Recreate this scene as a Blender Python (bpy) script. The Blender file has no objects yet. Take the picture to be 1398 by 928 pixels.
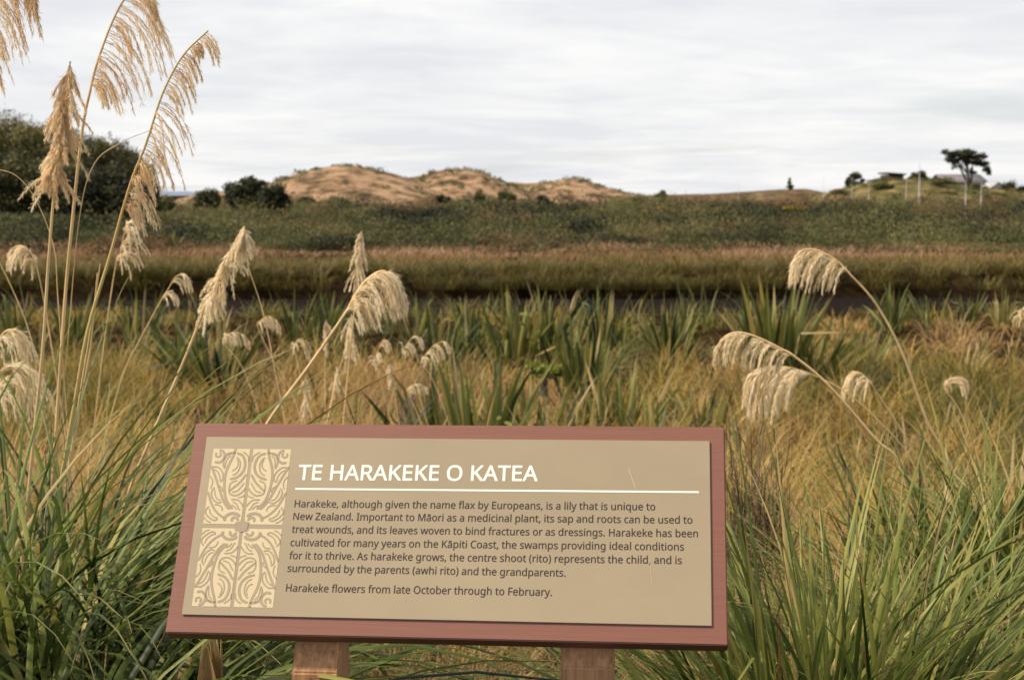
import bpy, math, json, random
import numpy as np
from mathutils import Vector, Matrix

R = math.radians
rng = np.random.default_rng(11)
random.seed(11)
S = bpy.context.scene
COL = S.collection

# ------------------------------------------------------------------ camera, sky, sun, exposure
CAM_H = 1.65
FPX = 2000.0                      # focal length in photograph pixels (1398 wide)
PITCH = math.atan(199 / FPX)
cam = bpy.data.cameras.new('camera')
cam.sensor_width = 36.0
cam.lens = 36.0 * FPX / 1398
cam.clip_end = 6000
cam.dof.use_dof = True
cam.dof.focus_distance = 2.75
cam.dof.aperture_fstop = 8.8
cam_o = bpy.data.objects.new('camera', cam)
cam_o.location = (0, 0, CAM_H)
cam_o.rotation_euler = (R(90) - PITCH, 0, 0)
COL.objects.link(cam_o)
S.camera = cam_o

SUN_DIR = Vector((-0.62, -0.10, 0.78)).normalized()      # towards the sun
sun = bpy.data.lights.new('sun', 'SUN')
sun.energy = 4.4
sun.angle = R(4)
sun.color = (1.0, 0.86, 0.68)
sun_o = bpy.data.objects.new('sun', sun)
sun_o.rotation_euler = SUN_DIR.to_track_quat('Z', 'Y').to_euler()
sun_o.location = SUN_DIR * 30
COL.objects.link(sun_o)

W = bpy.data.worlds.new('World')
S.world = W
W.use_nodes = True
nt = W.node_tree
bg = nt.nodes['Background']
sky = nt.nodes.new('ShaderNodeTexSky')
sky.sky_type = 'NISHITA'
sky.sun_disc = False
sky.sun_elevation = math.asin(SUN_DIR.z)
sky.sun_rotation = math.atan2(SUN_DIR.x, SUN_DIR.y)
tc = nt.nodes.new('ShaderNodeTexCoord')
sep = nt.nodes.new('ShaderNodeSeparateXYZ')
nt.links.new(tc.outputs['Generated'], sep.inputs[0])
def wmath(op, a, b, clamp=False):
    n = nt.nodes.new('ShaderNodeMath'); n.operation = op; n.use_clamp = clamp
    for i, v in enumerate((a, b)):
        if isinstance(v, (int, float)): n.inputs[i].default_value = v
        else: nt.links.new(v, n.inputs[i])
    return n.outputs[0]
zz = wmath('ADD', wmath('MAXIMUM', sep.outputs[2], 0.0), 0.07)
cu = wmath('DIVIDE', sep.outputs[0], zz)
cv = wmath('DIVIDE', sep.outputs[1], zz)
comb = nt.nodes.new('ShaderNodeCombineXYZ')
nt.links.new(wmath('MULTIPLY', cu, 0.95), comb.inputs[0])
nt.links.new(cv, comb.inputs[1])
def wnoise(scale, detail, rough, dist, off):
    mp = nt.nodes.new('ShaderNodeVectorMath'); mp.operation = 'ADD'
    nt.links.new(comb.outputs[0], mp.inputs[0]); mp.inputs[1].default_value = (off, off * .7, 0)
    n = nt.nodes.new('ShaderNodeTexNoise')
    n.inputs['Scale'].default_value = scale; n.inputs['Detail'].default_value = detail
    n.inputs['Roughness'].default_value = rough; n.inputs['Distortion'].default_value = dist
    nt.links.new(mp.outputs[0], n.inputs['Vector'])
    return n.outputs[0]
n1 = wnoise(0.55, 7, 0.55, 0.6, 3.1)
n2 = wnoise(2.1, 7, 0.58, 1.0, 9.4)
cl = wmath('ADD', wmath('MULTIPLY', n1, 0.74), wmath('MULTIPLY', n2, 0.26))
ramp = nt.nodes.new('ShaderNodeValToRGB')
ramp.color_ramp.elements[0].position = 0.40
ramp.color_ramp.elements[0].color = (0.79, 0.80, 0.835, 1)
ramp.color_ramp.elements[1].position = 0.60
ramp.color_ramp.elements[1].color = (0.975, 0.965, 0.95, 1)
nt.links.new(cl, ramp.inputs[0])
mul = nt.nodes.new('ShaderNodeVectorMath'); mul.operation = 'SCALE'
nt.links.new(ramp.outputs[0], mul.inputs[0]); mul.inputs['Scale'].default_value = 8.3
mixs = nt.nodes.new('ShaderNodeMix'); mixs.data_type = 'RGBA'
gap = wnoise(0.42, 4, 0.5, 0.3, 21.0)
gr = nt.nodes.new('ShaderNodeMapRange')
gr.inputs['From Min'].default_value = 0.36; gr.inputs['From Max'].default_value = 0.44
gr.inputs['To Min'].default_value = 0.74; gr.inputs['To Max'].default_value = 0.94
nt.links.new(gap, gr.inputs[0])
nt.links.new(gr.outputs[0], mixs.inputs[0])
nt.links.new(sky.outputs[0], mixs.inputs[6]); nt.links.new(mul.outputs[0], mixs.inputs[7])
nt.links.new(mixs.outputs[2], bg.inputs['Color'])
bg.inputs['Strength'].default_value = 0.1
S.view_settings.view_transform = 'Standard'
S.view_settings.look = 'None'
S.view_settings.gamma = 1.0
S.view_settings.exposure = 0.32
S.view_settings.use_curve_mapping = False
S.cycles.max_bounces = 6
S.cycles.transparent_max_bounces = 4

# ------------------------------------------------------------------ helpers
FW = Vector((0, math.cos(PITCH), -math.sin(PITCH)))
DN = Vector((0, -math.sin(PITCH), -math.cos(PITCH)))
def at(px, py, Y):
    """the place that a point of the photograph has at a distance Y in front of the lookout"""
    d = Vector((1, 0, 0)) * ((px - 699) / FPX) + DN * ((py - 464) / FPX) + FW
    return Vector((0, 0, CAM_H)) + d * (Y / d.y)

def smooth(a, b, v):
    t = np.clip((np.asarray(v, float) - a) / (b - a), 0, 1)
    return t * t * (3 - 2 * t)

def vnoise(x, y, seed=0):
    """cheap smooth value noise in 0..1"""
    x = np.asarray(x, float); y = np.asarray(y, float)
    xi = np.floor(x).astype(np.int64); yi = np.floor(y).astype(np.int64)
    fx = x - xi; fy = y - yi
    fx = fx * fx * (3 - 2 * fx); fy = fy * fy * (3 - 2 * fy)
    def h(a, b):
        n = (a * 374761393 + b * 668265263 + seed * 974711) & 0x7fffffff
        n = ((n ^ (n >> 13)) * 1274126177) & 0x7fffffff
        return ((n ^ (n >> 16)) & 0xffff) / 65535.0
    return (h(xi, yi) * (1 - fx) + h(xi + 1, yi) * fx) * (1 - fy) + (h(xi, yi + 1) * (1 - fx) + h(xi + 1, yi + 1) * fx) * fy

def fbm(x, y, seed=0, o=4):
    s = 0; a = .5; t = 0
    for i in range(o):
        s = s + a * vnoise(x * 2 ** i, y * 2 ** i, seed + i); t += a; a *= .5
    return s / t

def tag(o, label=None, cat=None, group=None, kind=None):
    if label: o['label'] = label
    if cat: o['category'] = cat
    if group: o['group'] = group
    if kind: o['kind'] = kind
    return o

def empty(name, loc, label, cat, group=None):
    o = bpy.data.objects.new(name, None)
    o.empty_display_size = .1
    o.location = loc
    COL.objects.link(o)
    return tag(o, label, cat, group)

def mesh_obj(name, V, F, mat, parent=None, tone=None, tt=None, smooth_sh=False):
    """V (n,3) in world space, F (m,4) or (m,3); the origin is moved to the parent's place"""
    V = np.asarray(V, np.float32)
    off = None
    if parent is not None:
        p = parent; off = np.zeros(3, np.float32)
        while p is not None:
            off += np.array(p.location, np.float32); p = p.parent
        V = V - off
    me = bpy.data.meshes.new(name)
    F = np.asarray(F, np.int32)
    k = F.shape[1]
    me.vertices.add(len(V)); me.vertices.foreach_set('co', V.ravel())
    me.loops.add(F.size); me.loops.foreach_set('vertex_index', F.ravel())
    me.polygons.add(len(F))
    me.polygons.foreach_set('loop_start', np.arange(0, F.size, k, dtype=np.int32))
    if smooth_sh: me.polygons.foreach_set('use_smooth', np.ones(len(F), bool))
    for nm, a in (('tone', tone), ('along', tt)):
        if a is not None:
            at_ = me.attributes.new(nm, 'FLOAT', 'POINT')
            at_.data.foreach_set('value', np.asarray(a, np.float32))
    me.update(calc_edges=True)
    me.materials.append(mat)
    o = bpy.data.objects.new(name, me)
    COL.objects.link(o)
    if parent is not None: o.parent = parent
    return o

class Bag:
    def __init__(s): s.V = []; s.F = []; s.T = []; s.A = []; s.n = 0
    def add(s, V, F, T=None, A=None):
        V = np.asarray(V, float).reshape(-1, 3); s.V.append(V); s.F.append(np.asarray(F, int) + s.n); s.n += len(V)
        s.T.append(np.full(len(V), .5) if T is None else np.broadcast_to(T, (len(V),)))
        s.A.append(np.full(len(V), 0.) if A is None else np.broadcast_to(A, (len(V),)))
    def build(s, name, mat, parent=None, smooth_sh=False):
        return mesh_obj(name, np.concatenate(s.V), np.concatenate(s.F), mat, parent, np.concatenate(s.T), np.concatenate(s.A), smooth_sh)

def blades(base, az, th0, curl, L, w, seg, tone, power=1.3, twist=None, fold=0.0, taper=2.5, kink=None):
    """grass-like strips: each starts at tilt th0 from the vertical towards az and bends over by curl"""
    base = np.asarray(base, float); N = len(base)
    f = lambda a: np.broadcast_to(np.asarray(a, float), (N,))
    az, th0, curl, L, w, tone = map(f, (az, th0, curl, L, w, tone))
    tm = (np.arange(seg) + .5) / seg
    ang = th0[:, None] + curl[:, None] * tm[None] ** power
    if kink is not None:                                # (position, extra bend) per blade: a snapped leaf
        ang = ang + kink[1][:, None] * (tm[None] > kink[0][:, None])
    st = (L / seg)[:, None]
    dh = np.concatenate([np.zeros((N, 1)), np.cumsum(np.sin(ang) * st, 1)], 1)
    dz = np.concatenate([np.zeros((N, 1)), np.cumsum(np.cos(ang) * st, 1)], 1)
    ca, sa = np.cos(az)[:, None], np.sin(az)[:, None]
    P = np.stack([base[:, :1] + dh * ca, base[:, 1:2] + dh * sa, base[:, 2:3] + dz], -1)
    t = np.linspace(0, 1, seg + 1)
    wp = (0.55 + 0.45 * np.minimum(1, t / .25)) * (1 - t ** taper) + .02
    angv = np.concatenate([ang[:, :1], (ang[:, 1:] + ang[:, :-1]) / 2, ang[:, -1:]], 1)
    side = np.stack([-sa, ca, np.zeros_like(sa)], -1)
    nrm = np.stack([np.cos(angv) * ca, np.cos(angv) * sa, -np.sin(angv)], -1)
    tw = f(0 if twist is None else twist)[:, None] * np.linspace(.4, 1, seg + 1)[None]
    sv = side * np.cos(tw)[..., None] + nrm * np.sin(tw)[..., None]
    nv = nrm * np.cos(tw)[..., None] - side * np.sin(tw)[..., None]
    hw = (w[:, None] * wp[None] / 2)[..., None]
    if fold:
        rows = np.stack([P - sv * hw + nv * hw * fold, P, P + sv * hw + nv * hw * fold], 2); c = 3
    else:
        rows = np.stack([P - sv * hw, P + sv * hw], 2); c = 2
    V = rows.reshape(-1, 3)
    i = np.arange(N)[:, None, None] * (seg + 1) * c + np.arange(seg)[None, :, None] * c + np.arange(c - 1)[None, None, :]
    F = np.stack([i, i + 1, i + 1 + c, i + c], -1).reshape(-1, 4)
    return V, F, np.repeat(tone, (seg + 1) * c), np.tile(np.repeat(t, c), N)

def tube(pts, rad, n=7):
    pts = [Vector(p) for p in pts]; V = []; F = []
    up = Vector((0.3, 1, 0.1))
    for i, p in enumerate(pts):
        d = (pts[min(i + 1, len(pts) - 1)] - pts[max(i - 1, 0)]).normalized()
        a = d.cross(up).normalized(); b = d.cross(a)
        for k in range(n):
            q = 2 * math.pi * k / n
            V.append(p + (a * math.cos(q) + b * math.sin(q)) * rad[i])
    for i in range(len(pts) - 1):
        for k in range(n):
            F.append((i * n + k, i * n + (k + 1) % n, (i + 1) * n + (k + 1) % n, (i + 1) * n + k))
    return V, F

def spline(pts, m=6):
    """Catmull-Rom through pts"""
    P = [np.array(p, float) for p in pts]
    if len(P) == 2: return [P[0] + (P[1] - P[0]) * k / m for k in range(m + 1)]
    P = [2 * P[0] - P[1]] + P + [2 * P[-1] - P[-2]]
    out = []
    for i in range(1, len(P) - 2):
        a, b, c, d = P[i - 1:i + 3]
        for k in range(m):
            t = k / m
            out.append(.5 * (2 * b + (c - a) * t + (2 * a - 5 * b + 4 * c - d) * t * t + (3 * b - a - 3 * c + d) * t ** 3))
    out.append(P[-2])
    return out

def leafcloud(C, Rad, cnt, size, tone, tonejit=.12, shell=.5, aspect=.6, nrand=.7):
    """little leaf faces through the volume of ellipsoids C with radii Rad"""
    C = np.asarray(C, float).reshape(-1, 3); Rad = np.broadcast_to(np.asarray(Rad, float), C.shape)
    n = len(C) * cnt
    idx = np.repeat(np.arange(len(C)), cnt)
    d = rng.normal(size=(n, 3)); d /= np.linalg.norm(d, axis=1)[:, None]
    r = shell + (1 - shell) * rng.random(n) ** .6
    P = C[idx] + d * Rad[idx] * (r * (1 + .18 * rng.normal(size=n)))[:, None]
    nn = d * .9 + rng.normal(size=(n, 3)) * nrand; nn /= np.linalg.norm(nn, axis=1)[:, None]
    a = np.cross(nn, rng.normal(size=(n, 3))); a /= np.linalg.norm(a, axis=1)[:, None] + 1e-9
    b = np.cross(nn, a)
    s = (np.broadcast_to(np.asarray(size, float), (len(C),))[idx] * (.6 + .8 * rng.random(n)))[:, None]
    V = np.stack([P - a * s, P - b * s * aspect, P + a * s, P + b * s * aspect], 1).reshape(-1, 3)
    F = np.arange(n * 4).reshape(-1, 4)
    tn = np.broadcast_to(np.asarray(tone, float), (len(C),))[idx] + rng.normal(size=n) * tonejit
    return V, F, np.repeat(np.clip(tn, 0, 1), 4)

def ground_z(x, y):
    x = np.asarray(x, float); y = np.asarray(y, float)
    z = -0.9 * smooth(3.2, 13, y)
    z = z + .10 * (fbm(x * .6, y * .6, 5) - .5) * smooth(2, 5, y) * (1 - .6 * smooth(60, 90, y))
    wob = 1.6 * (vnoise(x * .18, x * 0 + 3.3, 2) - .5)
    near = smooth(31 + wob, 33.5 + wob, y); far = smooth(41.2 + wob, 41.9 + wob, y)
    z = z - .55 * near * (1 - far) + .22 * far * (1 - smooth(60, 90, y))
    return z

# ------------------------------------------------------------------ materials
def new_mat(name):
    m = bpy.data.materials.new(name); m.use_nodes = True
    return m, m.node_tree.nodes, m.node_tree.links

def ramp_node(N, stops):
    r = N.new('ShaderNodeValToRGB'); cr = r.color_ramp
    while len(cr.elements) < len(stops): cr.elements.new(.5)
    for e, (p, c) in zip(cr.elements, stops): e.position = p; e.color = (*c, 1)
    return r

def plant_mat(name, stops, tip=None, tip_from=.8, trans=.3, rough=.6, spec=.3, base=None):
    """leaf material: the colour of each leaf (tone; tree crowns have light and shade put in) with dry tips and a sheath colour at the foot"""
    m, N, Lk = new_mat(name)
    p = N['Principled BSDF']; out = N['Material Output']
    a = N.new('ShaderNodeAttribute'); a.attribute_name = 'tone'
    r = ramp_node(N, stops); Lk.new(a.outputs['Fac'], r.inputs[0])
    c = r.outputs[0]
    if tip or base:
        l = N.new('ShaderNodeAttribute'); l.attribute_name = 'along'
    if tip:
        mr = N.new('ShaderNodeMapRange'); Lk.new(l.outputs['Fac'], mr.inputs[0])
        mr.inputs['From Min'].default_value = tip_from; mr.inputs['From Max'].default_value = 1.0
        mx = N.new('ShaderNodeMix'); mx.data_type = 'RGBA'
        Lk.new(mr.outputs[0], mx.inputs[0]); Lk.new(c, mx.inputs[6]); mx.inputs[7].default_value = (*tip, 1); c = mx.outputs[2]
    if base:
        mr = N.new('ShaderNodeMapRange'); Lk.new(l.outputs['Fac'], mr.inputs[0])
        mr.inputs['From Min'].default_value = .22; mr.inputs['From Max'].default_value = 0.0
        mx = N.new('ShaderNodeMix'); mx.data_type = 'RGBA'
        Lk.new(mr.outputs[0], mx.inputs[0]); Lk.new(c, mx.inputs[6]); mx.inputs[7].default_value = (*base, 1); c = mx.outputs[2]
    Lk.new(c, p.inputs['Base Color'])
    p.inputs['Roughness'].default_value = rough; p.inputs['Specular IOR Level'].default_value = spec
    if trans:
        t = N.new('ShaderNodeBsdfTranslucent'); Lk.new(c, t.inputs[0])
        ms = N.new('ShaderNodeMixShader'); ms.inputs[0].default_value = trans
        Lk.new(p.outputs[0], ms.inputs[1]); Lk.new(t.outputs[0], ms.inputs[2]); Lk.new(ms.outputs[0], out.inputs[0])
    return m

def solid_mat(name, col, rough=.7, spec=.3, var=.12, scale=40., stretch=(1, 1, 1), bump=.0, col2=None, detail=5):
    m, N, Lk = new_mat(name); p = N['Principled BSDF']
    tcn = N.new('ShaderNodeTexCoord'); mp = N.new('ShaderNodeMapping'); mp.inputs['Scale'].default_value = stretch
    Lk.new(tcn.outputs['Object'], mp.inputs[0])
    n = N.new('ShaderNodeTexNoise'); n.inputs['Scale'].default_value = scale; n.inputs['Detail'].default_value = detail
    n.inputs['Roughness'].default_value = .65
    Lk.new(mp.outputs[0], n.inputs['Vector'])
    c2 = col2 or tuple(v * (1 - var * 2) for v in col)
    r = ramp_node(N, [(.3, c2), (.7, tuple(min(1, v * (1 + var)) for v in col))]); Lk.new(n.outputs[0], r.inputs[0])
    Lk.new(r.outputs[0], p.inputs['Base Color'])
    p.inputs['Roughness'].default_value = rough; p.inputs['Specular IOR Level'].default_value = spec
    if bump:
        b = N.new('ShaderNodeBump'); b.inputs['Strength'].default_value = bump; b.inputs['Distance'].default_value = .002
        Lk.new(n.outputs[0], b.inputs['Height']); Lk.new(b.outputs[0], p.inputs['Normal'])
    return m

GRASS = [(0, (.012, .020, .006)), (.2, (.040, .055, .013)), (.4, (.13, .125, .020)), (.6, (.36, .24, .038)),
         (.8, (.46, .31, .11)), (1, (.25, .13, .065))]
M_marsh = plant_mat('marsh grass leaf', GRASS, tip=(.34, .22, .085), tip_from=.7, trans=.3)
M_green = plant_mat('green toetoe leaf', [(0, (.012, .022, .006)), (.35, (.058, .085, .018)), (.65, (.15, .19, .040)), (.88, (.29, .29, .075)), (1, (.46, .33, .14))],
                    tip=(.34, .26, .10), tip_from=.86, trans=.32, rough=.45, spec=.25, base=(.16, .12, .05))
M_dry = plant_mat('dry leaf', [(0, (.13, .07, .03)), (.5, (.33, .20, .085)), (1, (.50, .36, .18))], trans=.25)
M_flax = plant_mat('flax leaf', [(0, (.010, .018, .006)), (.40, (.05, .07, .017)), (.70, (.17, .185, .04)), (.93, (.30, .22, .06)), (1, (.42, .33, .16))],
                   tip=(.22, .16, .06), tip_from=.9, trans=.28, rough=.5, spec=.3)
M_scrub = plant_mat('scrub leaf', [(0, (.010, .012, .006)), (.25, (.040, .048, .017)), (.5, (.105, .115, .036)), (.72, (.18, .17, .055)), (.88, (.18, .125, .05)), (1, (.20, .115, .06))], trans=.35)
M_tree = plant_mat('tree leaf', [(0, (.010, .013, .008)), (.35, (.034, .039, .014)), (.62, (.105, .098, .028)), (1, (.20, .165, .05))], trans=.22)
M_plume = plant_mat('pale plume hair', [(0, (.82, .67, .42)), (.5, (.93, .81, .58)), (1, (.96, .88, .71))], trans=.5, rough=.7, spec=.2)
M_tan = plant_mat('tan plume hair', [(0, (.80, .59, .36)), (.5, (.92, .75, .50)), (1, (.96, .86, .66))], trans=.6, rough=.7, spec=.2)
M_stem = solid_mat('toetoe stem', (.74, .52, .25), .5, .4, .15, 25, (1, 1, .15))
M_stemg = solid_mat('greenish toetoe stem', (.44, .38, .12), .5, .4, .25, 9, (1, 1, .3), col2=(.58, .36, .15))
M_bark = solid_mat('bark', (.10, .075, .055), .9, .2, .2, 12)

# ------------------------------------------------------------------ the setting: ground, water, hills
def graded(lim, n, first):
    k = math.log(lim / first) / n
    p = [first * math.exp(k * i) for i in range(n + 1)]
    return np.array([-v for v in reversed(p)] + [0] + p)

def grid_mesh(name, X, Y, Z, mat, smooth_sh=True):
    ny, nx = X.shape
    V = np.stack([X, Y, Z], -1).reshape(-1, 3)
    i = np.arange(ny - 1)[:, None] * nx + np.arange(nx - 1)[None]
    F = np.stack([i, i + 1, i + 1 + nx, i + nx], -1).reshape(-1, 4)
    return mesh_obj(name, V, F, mat, None, None, None, smooth_sh)

gx = graded(3500, 70, .6)
gy = np.concatenate([-graded(400, 10, 4)[12:][::-1], np.arange(-3, 31, .5), np.arange(31, 44, .3), 44 * np.exp(np.linspace(0, math.log(3500 / 44), 70))])
GX, GY = np.meshgrid(gx, gy)
m, N, Lk = new_mat('marsh soil'); p = N['Principled BSDF']
g = N.new('ShaderNodeTexCoord'); n = N.new('ShaderNodeTexNoise'); n.inputs['Scale'].default_value = 1.3; n.inputs['Detail'].default_value = 8
Lk.new(g.outputs['Object'], n.inputs['Vector'])
r = ramp_node(N, [(.3, (.010, .007, .004)), (.55, (.022, .014, .007)), (.8, (.07, .045, .018))]); Lk.new(n.outputs[0], r.inputs[0])
Lk.new(r.outputs[0], p.inputs['Base Color']); p.inputs['Roughness'].default_value = 1; p.inputs['Specular IOR Level'].default_value = 0
tag(grid_mesh('ground', GX, GY, ground_z(GX, GY), m), kind='structure')

m, N, Lk = new_mat('still dark water'); p = N['Principled BSDF']
p.inputs['Base Color'].default_value = (.015, .012, .011, 1); p.inputs['Roughness'].default_value = .8; p.inputs['Specular IOR Level'].default_value = .0; p.inputs['IOR'].default_value = 1.08
n = N.new('ShaderNodeTexNoise'); n.inputs['Scale'].default_value = 6; b = N.new('ShaderNodeBump'); b.inputs['Strength'].default_value = .15; b.inputs['Distance'].default_value = .02
Lk.new(n.outputs[0], b.inputs['Height']); Lk.new(b.outputs[0], p.inputs['Normal'])
wx, wy = np.meshgrid(np.linspace(-60, 60, 25), np.linspace(31.2, 42.5, 6))
tag(grid_mesh('water', wx, wy, wx * 0 - 1.27, m), kind='structure')

def sil(pts, Y):
    P = [at(px, py, Y) for px, py in pts]
    return np.array([q.x for q in P]), np.array([q.z for q in P])

def hills(name, ridges, x0, x1, y0, y1, mat, nx=200, ny=60, rough=.35, seed=0, foot=-1.6):
    X, Y = np.meshgrid(np.linspace(x0, x1, nx), np.linspace(y0, y1, ny))
    Z = np.full(X.shape, foot, float)
    for pts, Yc, s in ridges:
        xs, zs = sil(pts, Yc)
        zc = np.interp(X, xs, zs, left=foot, right=foot)
        shift = 6 * (fbm(X * .05, X * 0, seed + 7) - .5)
        Z = np.maximum(Z, foot + (zc - foot) * np.exp(-((Y - Yc - shift) / s) ** 2))
    k = np.clip((Z - foot) / 2, 0, 1)
    Z = Z + rough * ((fbm(X * .10, Y * .12, seed + 3, 5) - .5) * 1.5 - .8 * np.abs(fbm(X * .22, Y * .22, seed + 11, 3) - .5)) * k
    return grid_mesh(name, X, Y, Z, mat), X, Y, Z

def dune_mat(name, stops, sc=.25):
    m, N, Lk = new_mat(name); p = N['Principled BSDF']
    g = N.new('ShaderNodeTexCoord')
    n = N.new('ShaderNodeTexNoise'); n.inputs['Scale'].default_value = sc; n.inputs['Detail'].default_value = 9; n.inputs['Roughness'].default_value = .68
    Lk.new(g.outputs['Object'], n.inputs['Vector'])
    r = ramp_node(N, stops); Lk.new(n.outputs[0], r.inputs[0]); Lk.new(r.outputs[0], p.inputs['Base Color'])
    p.inputs['Roughness'].default_value = .95; p.inputs['Specular IOR Level'].default_value = .1
    b = N.new('ShaderNodeBump'); b.inputs['Strength'].default_value = .5; b.inputs['Distance'].default_value = .6
    Lk.new(n.outputs[0], b.inputs['Height']); Lk.new(b.outputs[0], p.inputs['Normal'])
    return m
M_sand = dune_mat('dune sand and dry turf', [(.40, (.050, .040, .022)), (.465, (.15, .095, .052)), (.53, (.28, .18, .106)), (.72, (.41, .285, .185))])
M_knoll = dune_mat('dry knoll turf', [(.38, (.045, .045, .017)), (.50, (.10, .085, .030)), (.60, (.20, .145, .06)), (.74, (.38, .28, .16))], .35)

D1 = [(340, 285), (362, 264), (380, 247), (400, 237), (430, 229), (465, 225), (495, 228), (520, 236), (548, 244), (580, 256), (620, 272), (650, 285)]
D2 = [(480, 285), (510, 262), (530, 250), (552, 243), (575, 240), (600, 234), (635, 231), (662, 235), (685, 245), (715, 258), (750, 285)]
D3 = [(620, 285), (660, 258), (690, 248), (720, 250), (745, 249), (770, 243), (793, 243), (820, 252), (850, 260), (880, 267), (910, 274), (930, 285)]
D0 = [(235, 285), (250, 268), (270, 264), (300, 262), (330, 263), (350, 285)]
o, dx, dy, dz = hills('sand_hills', [(D1, 235, 24), (D2, 262, 24), (D3, 285, 22), (D0, 250, 15)], -70, 40, 185, 325, M_sand, 320, 130, .95, 4)
tag(o, kind='structure')
D4 = [(800, 285), (860, 269), (900, 266), (960, 265), (1010, 262), (1060, 258), (1100, 257), (1120, 261), (1140, 270), (1160, 285)]
o, *_ = hills('low_ridge', [(D4, 270, 14)], -2, 76, 235, 310, dune_mat('dark heath ridge', [(.38, (.06, .038, .022)), (.5, (.10, .07, .035)), (.64, (.19, .125, .065)), (.78, (.38, .26, .16))], .4), 160, 50, .3, 9)
tag(o, kind='structure')
D5 = [(1100, 285), (1125, 264), (1150, 257), (1167, 252), (1182, 249), (1210, 245), (1240, 244), (1280, 249), (1310, 253), (1350, 258), (1400, 262), (1480, 258), (1600, 262)]
o, *_ = hills('grassy_knoll', [(D5, 225, 22)], 42, 115, 180, 300, M_knoll, 160, 70, .5, 12)
tag(o, kind='structure')
knoll_xyz = _
D6 = [(60, 285), (150, 266), (230, 261), (262, 262), (300, 267), (420, 285)]
o, *_ = hills('far_blue_hills', [([(x, y) for x, y in D6], 2600, 300)], -1000, -300, 2000, 3200, solid_mat('far hazy bush', (.20, .24, .32), 1, 0, .05, .01), 60, 30, 4, 15)  # the blue of distance haze is put into the bush's base colour
tag(o, kind='structure')

# ------------------------------------------------------------------ uncountable cover: scrub, reeds, grasses
def field(n, y0, y1, half=.40, pad=1.0, p=1.0):
    u = rng.random(n)
    Y = y0 * (y1 / y0) ** (u ** p)
    X = (rng.random(n) * 2 - 1) * (half * Y + pad)
    return X, Y

# green marsh scrub between the rust reeds and the dunes: low filler and wide raised thickets
n = 2200
X, Y = field(n, 54, 225, p=.9)
edge = 69 + 18 * (fbm(X * .07, X * 0 + 1.7, 33) - .5) * 2
keep = (Y > edge) | ((fbm(X * .2, Y * .2, 37) > .60) & (Y > 55))
X, Y = X[keep], Y[keep]; n = len(X)
h = (.16 + .25 * rng.random(n)) * (.8 + Y / 300)
tone = .20 + .9 * (fbm(X * .05, Y * .06, 40) - .5) + .10 * rng.normal(size=n)
C1 = np.stack([X, Y, ground_z(X, Y) + h * .35], 1); R1 = np.stack([h * (1.4 + 2 * rng.random(n)), h * (1.4 + 1.5 * rng.random(n)), h], 1)
m_ = 340
PX, PY = field(m_, 66, 222, p=.95)
PY[260:] = 170 + 55 * rng.random(80); PX[260:] = (rng.random(80) * 2 - 1) * .38 * PY[260:]
pw = (1.6 + 3.6 * rng.random(m_)) * (.6 + PY / 150); pd = .8 + 1.4 * rng.random(m_); ph = np.minimum(2.0, (.6 + 1.25 * rng.random(m_) ** 1.5) * (.75 + PY / 240))
PY[:24] = 57 + 14 * rng.random(24); PX[:24] = (rng.random(24) * 2 - 1) * .40 * PY[:24]; ph[:24] *= .7; pw[:24] *= .55
ph[260:] *= 1.15; pw[260:] *= .8
ptone = .47 + .34 * rng.normal(size=m_) + .28 * smooth(130, 200, PY) * rng.random(m_)
i = np.repeat(np.arange(m_), 15); k_ = len(i)
qx = rng.normal(size=k_) * .55; qy = rng.normal(size=k_) * .55; hh = ph[i] * np.exp(-.5 * (qx ** 2 + qy ** 2)) * (.65 + .5 * rng.random(k_))
X, Y = PX[i] + qx * pw[i], PY[i] + qy * pd[i]
C2 = np.stack([X, Y, ground_z(X, Y) + hh * .55], 1); R2 = np.stack([.55 + hh * .6, .5 + hh * .5, hh * .6 + .1], 1)
ok = Y > 52
C = np.concatenate([C1, C2[ok]]); RR = np.concatenate([R1, R2[ok]]); tone = np.concatenate([tone, (ptone[i] + .08 * rng.normal(size=k_))[ok]])
V, F, T = leafcloud(C, RR, 100, .018 + .0005 * C[:, 1], np.clip(tone, 0, .98), .035, .75, .7, .25)
tag(mesh_obj('marsh_scrub', V, F, M_scrub, None, T), 'low dark green scrub across the marsh below the dunes', 'scrub', kind='stuff')

# rust-brown reed bank behind the dark channel
M_rust = plant_mat('rust reed leaf', [(0, (.05, .055, .016)), (.25, (.15, .12, .028)), (.45, (.22, .145, .042)), (.62, (.25, .135, .055)), (.8, (.36, .21, .105)), (1, (.46, .30, .18))], trans=.3)
n = 70000
X, Y = field(n, 42.5, 92, .40, 2, 1.0)
pk = (Y < 72) | (fbm(X * .15, Y * .12, 58) > .5); X, Y = X[pk], Y[pk]; n = len(X)
hum = smooth(.25, .75, fbm(X * .28, Y * .30, 50))
T = .42 + .7 * (fbm(X * .12, Y * .16, 52) - .5) + .10 * rng.normal(size=n) + .62 * smooth(46, 54, Y) * (fbm(X * .08, Y * .1, 55) - .02)
V1 = blades(np.stack([X, Y, ground_z(X, Y) - .05], 1), rng.random(n) * 6.28, .15 + .6 * rng.random(n), .6 + 1.3 * rng.random(n), (.22 + .26 * rng.random(n)) * (.45 + .9 * hum), .018 + .014 * rng.random(n), 3, np.clip(T, 0, 1))
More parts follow.
